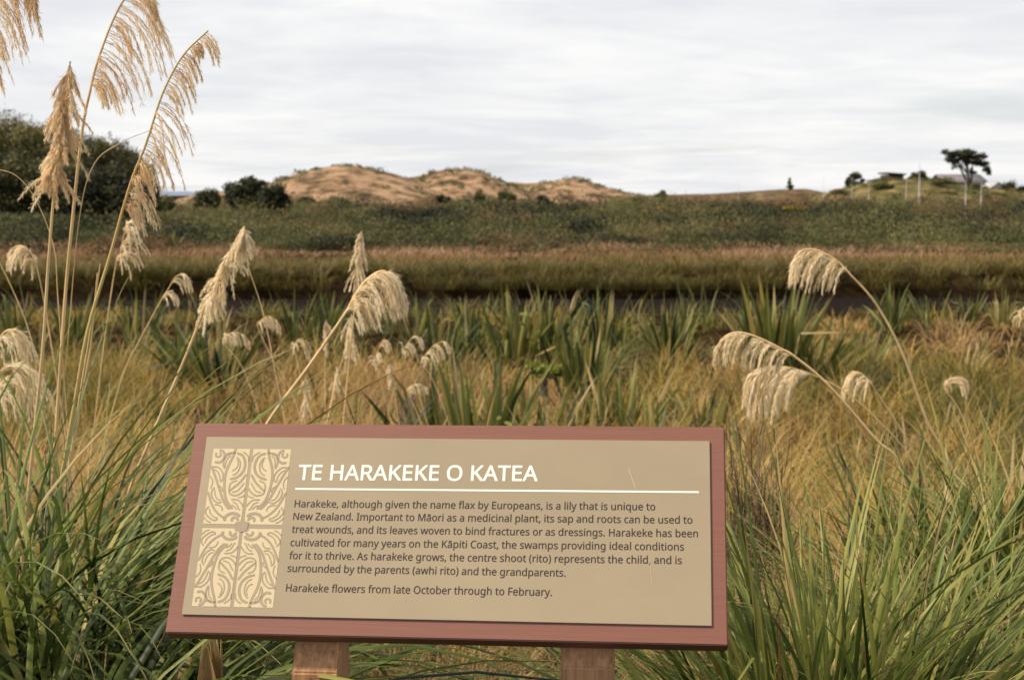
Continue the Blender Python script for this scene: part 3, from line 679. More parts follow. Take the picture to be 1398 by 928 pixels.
GLYPHS = json.loads('''{" ":[141,[]],"(":[163,[[22,148,23,181,26,213,32,245,41,276,52,306,66,334,82,361,101,387,146,387,128,361,113,333,100,305,89,275,81,244,75,213,71,181,70,149,71,118,75,87,81,56,89,26,100,-4,113,-32,128,-60,146,-86,101,-86,82,-61,66,-35,52,-7,41,22,32,53,26,84,23,116]]],")":[163,[[141,148,140,116,136,84,130,53,122,22,111,-7,97,-35,80,-61,61,-86,17,-86,34,-60,50,-32,63,-4,73,26,82,56,88,87,91,118,93,149,91,181,88,213,82,244,73,275,63,305,49,333,34,361,16,387,61,387,80,361,97,334,111,306,122,276,130,245,136,213,140,181]]],",":[135,[[100,63,104,57,84,-6,57,-70,22,-70,38,-2,49,63]]],".":[145,[[39,29,40,39,41,46,44,53,49,57,72,66,96,57,101,53,104,46,106,39,106,29,106,20,104,12,101,6,96,1,72,-8,49,1,44,6,41,12,40,20]]],"A":[346,[[295,0,249,120,95,120,49,0,0,0,151,388,195,388,346,0],[191,280,185,296,178,319,172,338,167,316,161,296,155,280,112,163,234,163]]],"C":[342,[[218,349,163,339,151,333,139,326,129,318,120,308,94,259,85,193,85,170,88,149,93,129,99,111,108,94,118,79,130,67,144,56,160,48,177,42,196,39,218,37,266,42,310,53,310,10,266,-2,211,-5,182,-4,157,1,133,8,112,19,94,32,78,48,64,67,53,88,44,112,38,137,34,165,33,194,34,215,36,236,40,255,45,274,52,292,60,308,70,323,81,337,93,349,107,360,123,370,139,378,157,384,176,389,197,391,219,392,276,386,326,369,306,328,266,343]]],"E":[301,[[269,0,53,0,53,387,269,387,269,344,101,344,101,223,259,223,259,181,101,181,101,43,269,43]]],"F":[281,[[101,0,53,0,53,387,269,387,269,344,101,344,101,207,258,207,258,164,101,164]]],"H":[401,[[348,0,300,0,300,180,101,180,101,0,53,0,53,387,101,387,101,223,300,223,300,387,348,387]]],"I":[184,[[161,0,22,0,22,28,67,38,67,348,22,359,22,387,161,387,161,359,116,348,116,38,161,28]]],"K":[335,[[335,0,278,0,141,185,101,150,101,0,53,0,53,387,101,387,101,196,134,233,168,270,272,387,329,387,176,218]]],"M":[491,[[223,0,96,339,94,339,96,311,97,275,98,235,98,0,53,0,53,387,125,387,244,70,246,70,367,387,439,387,439,0,391,0,391,238,391,275,393,311,394,339,392,339,263,0]]],"N":[412,[[359,0,302,0,95,321,93,321,95,292,97,255,98,216,98,0,53,0,53,387,109,387,315,67,317,67,316,93,314,131,314,168,314,387,359,387]]],"O":[423,[[390,194,389,172,387,151,384,131,379,112,372,95,365,78,355,63,345,49,333,37,320,26,305,16,289,9,272,3,253,-2,233,-5,212,-5,190,-5,169,-2,150,3,133,9,117,17,102,26,89,37,77,50,67,63,58,78,50,95,44,113,33,194,34,223,38,250,44,275,53,298,64,319,77,338,93,354,112,368,133,379,157,387,183,391,212,393,240,391,266,387,289,379,310,368,328,355,345,338,358,320,370,299,379,275,385,250,389,223],[85,194,85,170,88,149,92,128,98,110,106,93,115,79,127,66,140,56,155,48,172,42,191,38,212,37,233,38,252,42,269,48,284,56,297,66,308,79,317,93,325,110,331,128,335,149,338,170,339,194,337,229,331,259,322,286,308,309,291,327,269,340,243,347,212,350,191,349,172,345,155,339,140,331,127,321,115,309,106,294,98,278,92,259,88,239,85,217]]],"R":[337,[[159,387,182,386,203,384,222,380,239,375,253,368,266,359,276,349,285,338,292,325,296,311,299,294,300,277,299,262,297,249,294,236,289,225,260,193,223,173,329,0,272,0,178,160,101,160,101,0,53,0,53,387],[157,345,101,345,101,201,159,201,181,202,200,206,216,211,228,220,238,230,244,243,248,258,250,275,249,287,247,298,244,307,240,315,234,322,227,328,219,333,209,337]]],"T":[301,[[175,0,126,0,126,344,5,344,5,387,295,387,295,344,175,344]]],"Z":[310,[[289,0,21,0,21,37,224,343,27,343,27,387,283,387,283,350,80,43,289,43]]],"a":[304,[[156,295,181,294,202,289,220,282,235,272,246,259,254,242,258,221,260,198,260,0,225,0,216,41,214,41,188,15,158,-1,116,-5,70,4,60,9,51,16,43,23,37,32,32,42,28,54,26,67,25,81,27,101,33,119,44,135,59,148,78,158,102,166,131,171,164,173,213,175,213,192,212,209,210,223,205,234,198,243,189,249,179,253,167,256,153,257,110,250,72,235,57,270,102,288],[170,140,145,138,124,135,108,130,95,123,86,115,79,105,76,93,74,80,75,69,78,59,83,51,89,44,97,39,106,36,116,34,127,33,145,34,161,38,176,44,189,53,199,65,207,79,211,96,213,116,213,142]]],"b":[333,[[94,311,93,277,91,252,94,252,128,283,139,288,153,292,167,294,184,295,209,293,232,286,253,274,271,258,285,236,295,211,301,180,303,145,302,121,300,99,295,80,288,62,280,46,271,32,259,21,246,11,232,4,217,-1,201,-4,184,-5,167,-5,153,-2,139,2,128,7,94,37,90,37,80,0,46,0,46,412,94,412],[176,256,161,255,148,253,137,249,127,244,118,237,111,229,106,220,101,208,94,147,94,145,95,119,98,97,104,78,111,63,122,50,136,41,155,36,177,34,195,36,211,41,224,50,235,63,243,79,249,98,253,120,254,146,253,171,249,194,243,213,235,228,224,240,210,249,194,254]]],"c":[260,[[163,-5,144,-4,126,-1,110,3,94,10,80,19,67,30,56,44,47,59,39,77,34,97,31,119,30,144,31,169,34,192,40,213,48,231,57,246,69,260,82,271,96,280,112,287,129,292,147,295,166,296,209,291,242,280,228,241,197,250,165,254,151,253,138,251,127,247,116,242,108,235,100,226,94,216,88,205,79,144,88,85,93,74,100,64,107,55,116,48,126,43,137,39,149,37,162,36,204,41,237,53,237,10,205,-1]]],"d":[333,[[149,-5,123,-3,100,4,80,16,62,32,48,53,38,79,32,110,30,145,32,180,38,210,48,236,63,258,80,274,101,286,124,293,150,296,189,290,218,275,239,253,243,253,241,274,239,296,239,412,287,412,287,0,249,0,242,39,239,39,218,17,189,1],[157,34,178,36,196,40,210,48,221,59,229,74,235,91,239,112,240,135,240,144,239,170,236,192,230,211,222,227,211,240,197,249,178,254,156,256,138,254,122,249,109,239,98,226,90,209,84,190,80,168,79,144,80,119,84,97,90,79,98,63,109,50,122,41,138,36]]],"e":[306,[[158,296,176,295,193,292,208,287,222,280,235,271,246,260,256,248,264,234,270,218,274,202,277,184,278,165,278,136,79,136,81,113,86,93,94,75,104,61,118,50,133,42,151,37,172,35,221,40,265,55,265,14,221,-1,170,-5,150,-4,131,-1,113,4,97,11,82,21,69,32,57,46,47,61,40,79,34,99,31,120,30,143,31,166,34,187,39,207,46,225,55,241,65,255,77,267,91,277,106,285,122,291,140,295],[158,257,141,255,127,251,115,244,104,235,95,223,88,209,83,192,80,174,228,174,220,217,197,246,189,251,180,254,169,256]]],"f":[186,[[180,254,107,254,107,0,59,0,59,254,8,254,8,276,59,292,59,309,61,335,65,357,73,375,84,390,98,401,114,408,132,413,153,414,185,411,210,405,197,367,177,373,154,375,143,374,133,371,125,366,118,359,113,350,110,339,107,325,107,309,107,290,180,290]]],"g":[333,[[149,296,201,285,212,279,222,271,231,262,240,252,243,252,249,290,287,290,287,-5,286,-25,284,-43,279,-59,273,-74,265,-87,255,-98,244,-108,230,-116,215,-122,198,-126,178,-129,157,-130,99,-125,53,-112,53,-68,101,-85,160,-90,177,-89,193,-85,207,-78,219,-69,228,-57,235,-43,239,-27,240,-9,240,3,241,21,242,38,239,38,231,28,222,19,213,12,202,5,190,1,177,-3,164,-5,150,-5,123,-3,99,4,79,17,61,34,48,56,38,82,32,111,30,145,32,178,38,207,48,233,61,255,79,273,99,286,123,293],[155,256,144,255,133,252,123,248,114,243,106,235,99,227,93,216,88,205,79,144,80,119,84,97,90,78,99,62,110,50,123,41,139,35,157,34,194,39,220,57,236,88,241,133,241,145,232,209,226,220,220,230,213,238,204,244,194,249,182,253,169,255]]],"h":[335,[[94,291,93,270,91,250,94,250,118,275,149,290,185,295,202,295,217,292,231,289,243,284,255,278,264,270,272,261,279,250,284,237,288,223,290,207,291,189,291,0,244,0,244,186,243,202,240,217,235,229,228,238,219,246,208,251,194,255,179,256,163,255,150,253,138,249,128,243,119,237,112,228,106,219,102,208,94,150,94,0,46,0,46,412,94,412]]],"i":[140,[[94,290,94,0,46,0,46,290],[70,399,90,392,98,369,90,346,70,339,50,346,42,369,50,392]]],"k":[289,[[93,197,92,174,91,150,93,150,103,162,116,178,128,192,220,290,276,290,159,166,284,0,227,0,126,135,93,107,93,0,46,0,46,412,93,412]]],"l":[140,[[94,0,46,0,46,412,94,412]]],"m":[507,[[365,296,388,294,408,289,424,282,438,271,449,256,457,238,461,215,463,189,463,0,415,0,415,187,415,203,412,217,407,229,401,238,393,246,383,251,371,255,356,256,337,254,320,250,307,242,296,231,288,218,282,201,279,182,278,160,278,0,231,0,231,187,224,225,205,248,171,256,157,255,145,253,134,249,125,243,117,237,111,229,105,219,101,208,94,151,94,0,46,0,46,290,85,290,92,251,94,251,117,276,146,291,180,296,196,295,211,293,224,289,236,284,246,277,255,269,263,259,269,247,271,247,279,259,289,269,299,277,311,284,324,289,337,293,351,295]]],"n":[335,[[186,296,210,294,231,289,249,282,264,271,276,256,284,238,289,215,291,189,291,0,244,0,244,186,243,202,240,217,235,229,228,238,219,246,208,251,194,255,179,256,157,254,138,249,123,240,112,229,104,214,98,196,95,175,94,151,94,0,46,0,46,290,85,290,92,251,94,251,118,276,150,291]]],"o":[328,[[298,146,289,82,262,34,253,25,242,17,231,10,219,5,163,-5,110,5,68,34,40,82,30,146,31,169,34,190,39,210,46,227,55,243,66,257,78,268,93,278,109,286,126,291,145,295,165,296,184,295,202,291,219,286,234,278,249,268,261,257,272,243,281,227,289,210,294,190,297,169],[79,146,88,86,93,75,99,64,107,55,116,48,126,42,137,38,150,35,164,34,178,35,191,38,202,42,212,48,221,55,229,64,235,75,240,86,249,146,240,205,235,216,228,226,221,235,212,242,202,248,191,252,178,255,164,256,143,254,125,248,111,239,99,226,90,210,84,192,80,170]]],"p":[333,[[184,296,210,293,233,286,253,275,271,258,285,237,295,212,301,181,303,146,302,122,300,100,295,80,288,63,280,47,271,33,259,21,247,12,233,4,218,-1,201,-4,184,-5,144,1,115,16,94,37,90,37,93,14,94,-11,94,-130,46,-130,46,290,85,290,92,251,94,251,115,274,144,290],[176,256,162,255,149,253,138,249,128,245,120,238,113,231,107,222,102,211,94,155,94,146,101,85,106,73,112,63,119,54,127,47,137,41,148,37,162,35,177,34,189,35,201,38,211,42,220,49,228,57,235,66,241,77,246,89,254,146,253,170,249,191,243,210,235,226,224,239,210,248,194,254]]],"q":[333,[[239,-6,240,17,242,39,239,39,204,8,193,2,179,-2,164,-5,148,-5,123,-3,100,4,80,16,63,32,48,53,38,79,32,110,30,145,31,169,34,190,38,210,45,228,53,244,63,258,74,269,87,279,101,286,116,292,132,295,150,296,166,295,181,293,194,288,205,283,240,251,242,251,249,290,287,290,287,-130,239,-130],[157,34,171,35,184,37,195,40,205,45,213,51,221,59,227,68,231,78,240,134,240,144,239,170,235,193,230,212,222,228,211,240,196,249,178,254,156,256,138,254,122,249,109,239,98,226,90,209,84,190,80,168,79,144,80,119,84,98,90,79,98,63,109,50,123,41,139,36]]],"r":[224,[[181,296,199,295,216,293,210,249,194,251,178,252,146,245,119,226,100,195,94,155,94,0,46,0,46,290,85,290,90,237,93,237,115,267,145,288]]],"s":[259,[[235,80,234,67,232,54,227,43,221,33,213,24,204,16,193,10,181,4,119,-5,67,-1,28,13,28,56,70,40,120,33,137,34,152,36,163,40,173,45,180,51,185,58,188,67,189,76,183,95,162,113,118,132,69,154,38,180,34,188,30,197,28,207,28,219,30,236,35,251,45,265,58,276,74,285,92,291,113,295,137,296,186,291,229,276,213,238,174,251,133,257,119,256,107,254,97,251,89,247,82,242,77,236,74,229,73,222,80,201,104,185,148,166,195,145,225,119]]],"t":[196,[[143,34,165,35,184,40,184,3,162,-3,135,-5,93,2,84,7,76,13,68,21,62,30,57,41,53,53,51,68,50,85,50,254,9,254,9,276,50,295,69,357,98,357,98,290,181,290,181,254,98,254,98,86,98,73,101,62,105,54,110,46,117,41,125,37,133,34]]],"u":[335,[[289,290,289,0,250,0,243,38,241,38,217,14,185,-1,148,-5,132,-5,117,-3,103,1,90,6,79,12,70,20,61,29,55,40,49,53,46,67,44,83,43,100,43,290,91,290,91,103,92,87,95,73,100,61,107,51,116,44,127,38,140,35,155,34,171,35,185,37,196,41,207,46,215,53,223,61,229,71,233,82,241,139,241,290]]],"v":[275,[[110,0,0,290,51,290,113,119,122,93,131,65,136,42,138,42,144,65,154,93,163,119,224,290,275,290,165,0]]],"w":[426,[[233,164,225,194,218,220,213,241,211,241,207,220,200,193,192,164,140,1,86,1,6,291,55,291,95,136,103,104,110,74,114,49,116,49,120,66,125,86,130,108,136,127,187,291,239,291,289,127,297,101,304,73,309,50,311,50,315,73,322,103,330,136,371,291,420,291,339,1,283,1]]],"x":[287,[[115,148,15,290,69,290,144,181,218,290,271,290,171,148,277,0,223,0,144,116,63,0,10,0]]],"y":[276,[[1,290,51,290,114,125,124,97,133,71,139,46,141,46,151,82,166,126,225,290,276,290,151,-40,127,-87,93,-119,83,-124,72,-127,59,-129,46,-130,23,-129,6,-126,6,-88,20,-90,38,-91,67,-85,88,-67,102,-40,118,-1]]],"ā":[304,[[156,295,181,294,202,289,220,282,235,272,246,259,254,242,258,221,260,198,260,0,225,0,216,41,214,41,188,15,158,-1,116,-5,70,4,60,9,51,16,43,23,37,32,32,42,28,54,26,67,25,81,27,101,33,119,44,135,59,148,78,158,102,166,131,171,164,173,213,175,213,192,212,209,210,223,205,234,198,243,189,249,179,253,167,256,153,257,110,250,72,235,57,270,102,288],[170,140,145,138,124,135,108,130,95,123,86,115,79,105,76,93,74,80,75,69,78,59,83,51,89,44,97,39,106,36,116,34,127,33,145,34,161,38,176,44,189,53,199,65,207,79,211,96,213,116,213,142],[232,367,232,328,72,328,72,367]]]}''')
def text_polys(body, u0, u1, v0, v1, em, bold=0.0):
    """body set between (u0, v0) and (u1, v1) on the baseline; em = letter height scale"""
    cu = bpy.data.curves.new('tmp', 'CURVE'); cu.dimensions = '2D'; cu.fill_mode = 'BOTH'
    x = 0
    for ch in body:
        adv, loops = GLYPHS[ch]
        for lp in loops:
            pts = [(lp[i] + x, lp[i + 1]) for i in range(0, len(lp), 2)]
            s = cu.splines.new('POLY'); s.points.add(len(pts) - 1); s.use_cyclic_u = True
            for p_, (a, b) in zip(s.points, pts): p_.co = (a / 1000, b / 1000, 0, 1)
        x += adv
    ob = bpy.data.objects.new('tmp', cu); COL.objects.link(ob)
    dg = bpy.context.evaluated_depsgraph_get(); dg.update()
    me = bpy.data.meshes.new_from_object(ob.evaluated_get(dg))
    vs = np.array([v.co[:2] for v in me.vertices]); fs = [tuple(p_.vertices) for p_ in me.polygons]
    bpy.data.objects.remove(ob); bpy.data.curves.remove(cu); bpy.data.meshes.remove(me)
    xa, xb = vs[:, 0].min(), vs[:, 0].max()
    U = u0 + (vs[:, 0] - xa) / (xb - xa) * (u1 - u0)
    Vv = v0 + (v1 - v0) * (U - u0) / (u1 - u0) - vs[:, 1] * em
    return list(zip(U, Vv)), fs
def emboss(name, items, em, grow, w, mat, nn):
    """print layers a hair apart, each shifted a little, thicken the strokes"""
    lay = []
    base = [text_polys(*t, em) for t in items]
    V, Fs, n = [], [], 0
    for j in range(nn + 1):
        q = 2 * math.pi * j / max(1, nn); du, dv = (0, 0) if j == nn else (grow * math.cos(q), grow * math.sin(q))
        for vv, ff in base:
            V += [sp(u + du, v + dv, w + .00002 * j) - foot for u, v in vv]; Fs += [tuple(i + n for i in f) for f in ff]; n += len(vv)
    me = bpy.data.meshes.new(name); me.from_pydata(V, [], Fs); me.update(); me.materials.append(mat)
    o = bpy.data.objects.new(name, me); COL.objects.link(o); o.parent = sign
    return o
EMB = 0.04317
LINES = [("Harakeke, although given the name flax by Europeans, is a lily that is unique to", -.2881, .3738, -.0353, -.0386),
         ("New Zealand. Important to Māori as a medicinal plant, its sap and roots can be used to", -.2879, .4400, -.0111, -.0147),
         ("treat wounds, and its leaves woven to bind fractures or as dressings. Harakeke has been", -.2879, .4495, .0136, .0103),
         ("cultivated for many years on the Kāpiti Coast, the swamps providing ideal conditions", -.2876, .4249, .0387, .0351),
         ("for it to thrive. As harakeke grows, the centre shoot (rito) represents the child, and is", -.2873, .4209, .0631, .0598),
         ("surrounded by the parents (awhi rito) and the grandparents.", -.2878, .2163, .0869, .0864),
         ("Harakeke flowers from late October through to February.", -.2864, .1930, .1233, .1217)]
emboss('heading_lettering', [("TE HARAKEKE O KATEA", -.2875, .1593, -.0885, -.0916)], .07494, .0008, PT + .0003, M_white, 8)
emboss('text_lettering', LINES, EMB * .82, .00022, PT + .0003, M_ink, 4)
flat_part('rule_line', [([(-.2903, -.0725), (.4521, -.0757), (.4521, -.0720), (-.2903, -.0689)], [(0, 1, 2, 3)])], PT + .0004, M_white, sign)

# carved-style emblem: four mirrored cream fields crossed by tan ribs and curls
E0, E1, EV0, EV1 = -.4563, -.3068, -.1486, .1534
ECX, ECY, GXh, GYh = -.3822, .0030, .0032, .0042
def ribbon(pts, wd, m=6, closed=False):
    P = spline(pts + ([pts[0]] if closed else []), m)
    P = np.array(P); d = np.gradient(P, axis=0); d /= np.linalg.norm(d, axis=1)[:, None] + 1e-9
    nn = np.stack([-d[:, 1], d[:, 0]], 1)
    w = np.full(len(P), wd / 2)
    if not closed: w[0] *= .5; w[-1] *= .5
    A, B = P + nn * w[:, None], P - nn * w[:, None]
    V = np.concatenate([A, B]); n_ = len(P)
    return V, [(i, i + 1, n_ + i + 1, n_ + i) for i in range(n_ - 1)]
# strokes of one field, outer corner at the upper left, the cross at the lower right (measured grid 400 x 823)
STR = [
    ([(385,30),(350,130),(310,210),(275,300),(258,400),(258,500),(270,590),(300,650),(345,705)], 25), ([(112,235),(140,310),(175,410),(205,500),(235,590),(270,660),(312,708)], 23),
    ([(78,520),(110,630),(150,710),(200,765),(255,802)], 21), ([(395,92),(450,115),(478,170),(480,240),(450,310),(390,360),(318,382)], 25),
    ([(388,150),(402,146),(428,190),(424,250),(395,308),(345,340)], 13), ([(398,165),(408,210),(385,262),(340,290)], 12), ([(462,78),(515,125),(522,190)], 14),
    ([(495,325),(430,410),(360,470),(305,515)], 21), ([(395,393),(335,420),(312,460),(308,512)], 14), ([(304,518),(330,550),(390,557),(450,522),(490,475)], 16),
    ([(338,526),(400,507),(440,462),(474,420)], 12), ([(492,545),(450,572),(405,582)], 12), ([(330,602),(400,606),(440,640),(462,680)], 14), ([(345,626),(390,652),(410,700),(428,716)], 13),
    ([(335,662),(370,682),(388,712)], 12), ([(262,835),(265,800),(300,767),(350,752),(405,765),(420,790)], 30), ([(335,840),(348,803),(380,796),(412,826)], 25), ([(470,800),(440,850),(380,862)], 34),
    ([(150,192),(200,198),(245,160),(256,110),(235,70),(200,62)], 25), ([(166,88),(160,124),(190,136),(216,114),(205,86)], 19), ([(270,108),(330,90),(380,92)], 18),
    ([(335,98),(285,118),(250,170),(245,230),(258,264)], 17), ([(326,122),(290,152),(270,200),(262,252)], 12),
    ([(128,250),(180,250),(225,290),(243,340),(235,390),(208,412)], 15), ([(142,276),(180,300),(204,350),(208,402)], 12), ([(96,345),(125,390),(125,440),(105,486)], 12),
    ([(195,455),(226,475),(236,520)], 12), ([(152,474),(120,510),(120,570),(150,620),(190,640),(228,628)], 15), ([(150,495),(156,550),(180,598),(216,610)], 12),
    ([(150,660),(200,665),(230,690),(236,728)], 13), ([(92,680),(58,720),(60,760),(100,805),(150,830),(188,815)], 15), ([(96,705),(110,758),(150,795),(190,806)], 12), ([(38,795),(70,835),(112,852)], 12),
]
def unit(p):
    v = (p[1] - 45) / 823
    return ((p[0] - 135 + 103 * v) / 404, v * 2.06)
STR = [([unit(p) for p in pts], w / 404 * 1.05) for pts, w in STR]
cream, tan = [], []
for sx in (0, 1):
    for sy in (0, 1):
        x_out = E0 if sx == 0 else E1; x_in = ECX - GXh if sx == 0 else ECX + GXh
        y_out = EV0 if sy == 0 else EV1; y_in = ECY - GYh if sy == 0 else ECY + GYh
        cream.append(([(x_out, y_out), (x_in, y_out), (x_in, y_in), (x_out, y_in)], [(0, 1, 2, 3)]))
        for st in STR:
            V, F = ribbon(list(st[0]), st[1], 6, len(st) > 2)
            V = np.clip(V, (0, 0), (1, 2.06))
            uv = [(x_out + (x_in - x_out) * x, y_out + (y_in - y_out) * y / 2.06) for x, y in V]
            tan.append((uv, F))
flat_part('emblem_field', cream, PT + .0003, M_cream, sign)
flat_part('emblem_ribs', tan, PT + .0007, M_panel, sign)
ring = [(ECX + .011 * math.cos(q), ECY + .011 * math.sin(q)) for q in np.linspace(0, 2 * math.pi, 24, endpoint=False)]
flat_part('emblem_centre', [(ring, [tuple(range(24))])], PT + .0010, M_panel, sign)
M_scr = solid_mat('scratch', (.60, .47, .31), .5, .3, .02, 5)
for pts, wd in (([(.3249, -.1179), (.331, -.100), (.3386, -.0786)], .0010), ([(.3645, .05), (.3687, .1001)], .0007)):
    flat_part('scratch', [ribbon(pts, wd)], PT + .0006, M_scr, sign)

# posts: upright, their tops cut to the slope of the board's back
yaw = math.atan2(SX.y, SX.x)
ex = Vector((math.cos(yaw), math.sin(yaw), 0)); ey = Vector((-math.sin(yaw), math.cos(yaw), 0))
def zback(P):           # height of the board's back plane over P
    q = sp(0, 0, -BT - .001)
    return q.z - (SN.x * (P.x - q.x) + SN.y * (P.y - q.y)) / SN.z
for px, wd in ((429.5, .094), (801, .102)):
    c = at(px, 900, 2.545 if px < 600 else 2.505); c = Vector((c.x, c.y, 0)); wd *= .91; V = []
    for lo in (True, False):
        for s, t_ in ((-1, 0), (1, 0), (1, 1), (-1, 1)):
            P = c + ex * s * wd / 2 + ey * t_ * .094
            V.append((P.x, P.y, -.35 if lo else zback(P)))
    bm = bmesh.new(); vs = [bm.verts.new(Vector(v) - foot) for v in V]
    for f in ((0, 3, 2, 1), (4, 5, 6, 7), (0, 1, 5, 4), (1, 2, 6, 5), (2, 3, 7, 6), (3, 0, 4, 7)): bm.faces.new([vs[i] for i in f])
    bmesh.ops.bevel(bm, geom=bm.edges[:], offset=.003, segments=2, affect='EDGES')
    me = bpy.data.meshes.new('post'); bm.to_mesh(me); bm.free(); me.materials.append(M_post)
    o = bpy.data.objects.new('post', me); COL.objects.link(o); o.parent = sign

# ------------------------------------------------------------------ toetoe flower stalks
def toetoe(label, stem, rachis, Y, drop, style='nod', mat=None, smat=None, n=None, hair=1.0, lean=0.0, r=.0062, group='toetoe flower stalks', lean_y=0.0):
    """stem and rachis are runs of photograph points, base first; drop = length of the hanging branchlets in photograph px"""
    k = Y / FPX
    mat = mat or M_plume; smat = smat or M_stem
    L = len(stem) + len(rachis)
    P = [at(px, py, Y + lean_y * (i / L)) for i, (px, py) in enumerate(stem + rachis)]
    ns = len(stem)
    lo = P[0]; gz = float(ground_z(lo.x, lo.y))
    dirn = (P[0] - P[1]).normalized()
    if lo.z > gz:
        dz_ = lo.z - gz; sl = max(-.3, min(.3, dirn.x / max(.2, -dirn.z)))
        basep = Vector((lo.x + sl * dz_, lo.y, gz - .05))
        P = [basep, basep.lerp(lo, .5)] + P; ns += 2
    root = empty('toetoe_stalk', P[0], label, 'toetoe stalk', group)
    SPL = [Vector(p) for p in spline(P, 6)]
    rr = [r * (1 - .62 * i / len(SPL)) for i in range(len(SPL))]
    b = Bag(); b.add(*tube(SPL, rr, 6)); b.build('stem', smat, root, True)
    if not rachis: return root
    RA = [Vector(p) for p in spline(P[ns - 1:], 12)]
    B = Bag()
    nb = n or max(14, int(len(rachis) * 9))
    D = drop * k
    hb, ha, ht, hc, hl, hw, hton = [], [], [], [], [], [], []
    lkr = rng.random((60, 3))                              # each lock has its own length, lean and place
    for i in range(nb):
        s = (i + .5 * rng.random()) / nb
        lk_ = max(4, nb // 5 if style == 'nod' else nb // 6); li_ = min(59, math.floor(s * lk_)); sl_ = (li_ + .5 + .5 * (lkr[li_, 0] - .5)) / lk_
        if style in ('nod', 'open'): s = min(.995, max(.005, sl_ + (s - sl_) * (.45 if style == 'nod' else .8)))       # branchlets hang together in locks
        f = s * (len(RA) - 1); j = min(int(f), len(RA) - 2)
        p = RA[j].lerp(RA[j + 1], f - j); tg = (RA[j + 1] - RA[j]).normalized()
        if style == 'cone':     # brush: branchlets spring along the axis, then hang outward
            prof = .55 + .45 * rng.random()
            out = Vector((rng.normal() * .55 + lean * .45, rng.normal() * .55, 0)) * (1.15 - .6 * s); d = (tg * .15 + out * .62 + Vector((0, 0, -.6))).normalized(); g = .55
        elif style == 'open':
            prof = .45 + .75 * math.sin(math.pi * min(1, s * .9 + .1)); prof *= .5 + .9 * lkr[li_, 1]; out = Vector((lean * (.35 + .8 * lkr[li_, 2]) + rng.normal() * .24, rng.normal() * .35, 0)); d = (tg * .22 + out * .5 + Vector((0, 0, -.25))).normalized(); g = 2.2
        elif style == 'tuft':
            prof = .7 + .4 * rng.random(); out = Vector((rng.normal() * .25 + lean * .3, rng.normal() * .25, 0)); d = (tg * .2 + out * .5 + Vector((0, 0, -.4))).normalized(); g = 1.2
        else:
            prof = (.60 + .5 * math.sin(math.pi * min(1, .12 + s))); out = Vector((rng.normal() * .10 + lean * .3, rng.normal() * .40, 0)); d = (tg * .55 + out * .5).normalized(); g = 3.2
        ln = D * prof * (.75 + .45 * rng.random()); m = 7
        pts = [p]; dirs = []
        for q in range(m):
            d = (d + Vector((0, 0, -1)) * g * (1.0 / m)).normalized(); p = p + d * (ln / m); pts.append(p); dirs.append(d)
        tone = .5 + .2 * rng.normal()
        V, F = tube(pts, [.0011 * Y / 4 * (1 - .7 * q / m) for q in range(m + 1)], 3)
        B.add(V, F, float(np.clip(tone, 0, 1)))
        nh = int((80 if style == 'nod' else 100) * hair)
        for q in range(nh):
            u = rng.random() ** .85; a = u * m; jj = min(int(a), m - 1)
            pp = pts[jj].lerp(pts[jj + 1], a - jj); dd = dirs[jj]
            sp_ = .26 if style == 'nod' else .34
            w_ = (dd + Vector(rng.normal(size=3)) * sp_).normalized()
            hb.append(pp); ha.append(math.atan2(w_.y, w_.x)); th = math.acos(max(-1, min(1, w_.z))); ht.append(th)
            hc.append(min(.5, math.pi - th)); hl.append(max(.012, D * (.10 + .16 * rng.random()) * (1.15 - .55 * u))); hton.append(tone + .15 * rng.normal())
    nH = len(hb)
    V, F, T, A = blades(np.array([tuple(q) for q in hb]), ha, ht, hc, hl, (.0018 if style == 'open' else .0021) * (Y / 4) ** .75 * (.7 + .6 * rng.random(nH)), 2, np.clip(hton, 0, 1), taper=2, twist=rng.normal(size=nH))
    B.add(V, F, T, A)
    B.build('plume', mat, root)
    return root

YL = 3.9
toetoe('wispy tan plume cut off by the top left corner, strands hanging right', [(-46, 560), (-44, 380), (-38, 220), (-28, 90)], [(-22, 20), (-12, -18), (4, -38), (24, -38), (42, -18)], YL, 66, 'open', M_tan, n=62, lean=.8, hair=.9)
toetoe('dense cone shaped tan plume with drooping skirt in front of the wooded hill', [(44, 620), (58, 480), (66, 360), (76, 240)], [(84, 190), (89, 142), (96, 84)], YL, 58, 'cone', M_tan, n=110, hair=1.25, lean=-.5)
toetoe('tallest tan plume arching to the right past the top edge', [(72, 660), (88, 420), (98, 310), (112, 180), (124, 120)], [(132, 88), (150, 38), (168, 2), (190, -18), (206, -6)], 4.05, 72, 'open', M_tan, n=62, lean=.8, hair=.9)
toetoe('feathery brown tinged plume leaning right with its tip highest at right', [(100, 560), (120, 450), (150, 350), (168, 285)], [(182, 240), (200, 195), (222, 128), (250, 76), (284, 42)], 4.0, 54, 'open', M_tan, M_stemg, n=76, lean=.7, hair=.9)
for lab, st in [('bare broken tan stalk standing left of the feathery leaning plume', [(106, 560), (122, 460), (137, 360)]), ('shorter bare stalk crossing just beside the broken one', [(112, 540), (124, 470), (133, 372)]),
                ('thin arching bare stalk rising out of the left edge before the hill', [(80, 420), (74, 340), (50, 275), (22, 240), (-10, 230)]),
                ('thin bare stalk curving up to the feathery plume over the hill', [(92, 470), (108, 300), (128, 225), (165, 195), (205, 178)])]:
    toetoe(lab, st, [], YL + .15, 0, r=.0045 if 'thin' not in lab else .0022)
toetoe('cream brush shaped plume on a straight leaning stem above the sign\'s left corner', [(170, 690), (205, 600), (250, 495), (282, 415)], [(296, 385), (312, 350), (328, 318), (334, 309)], 4.3, 50, 'cone', n=72, hair=1.2, lean=-.35, r=.006)
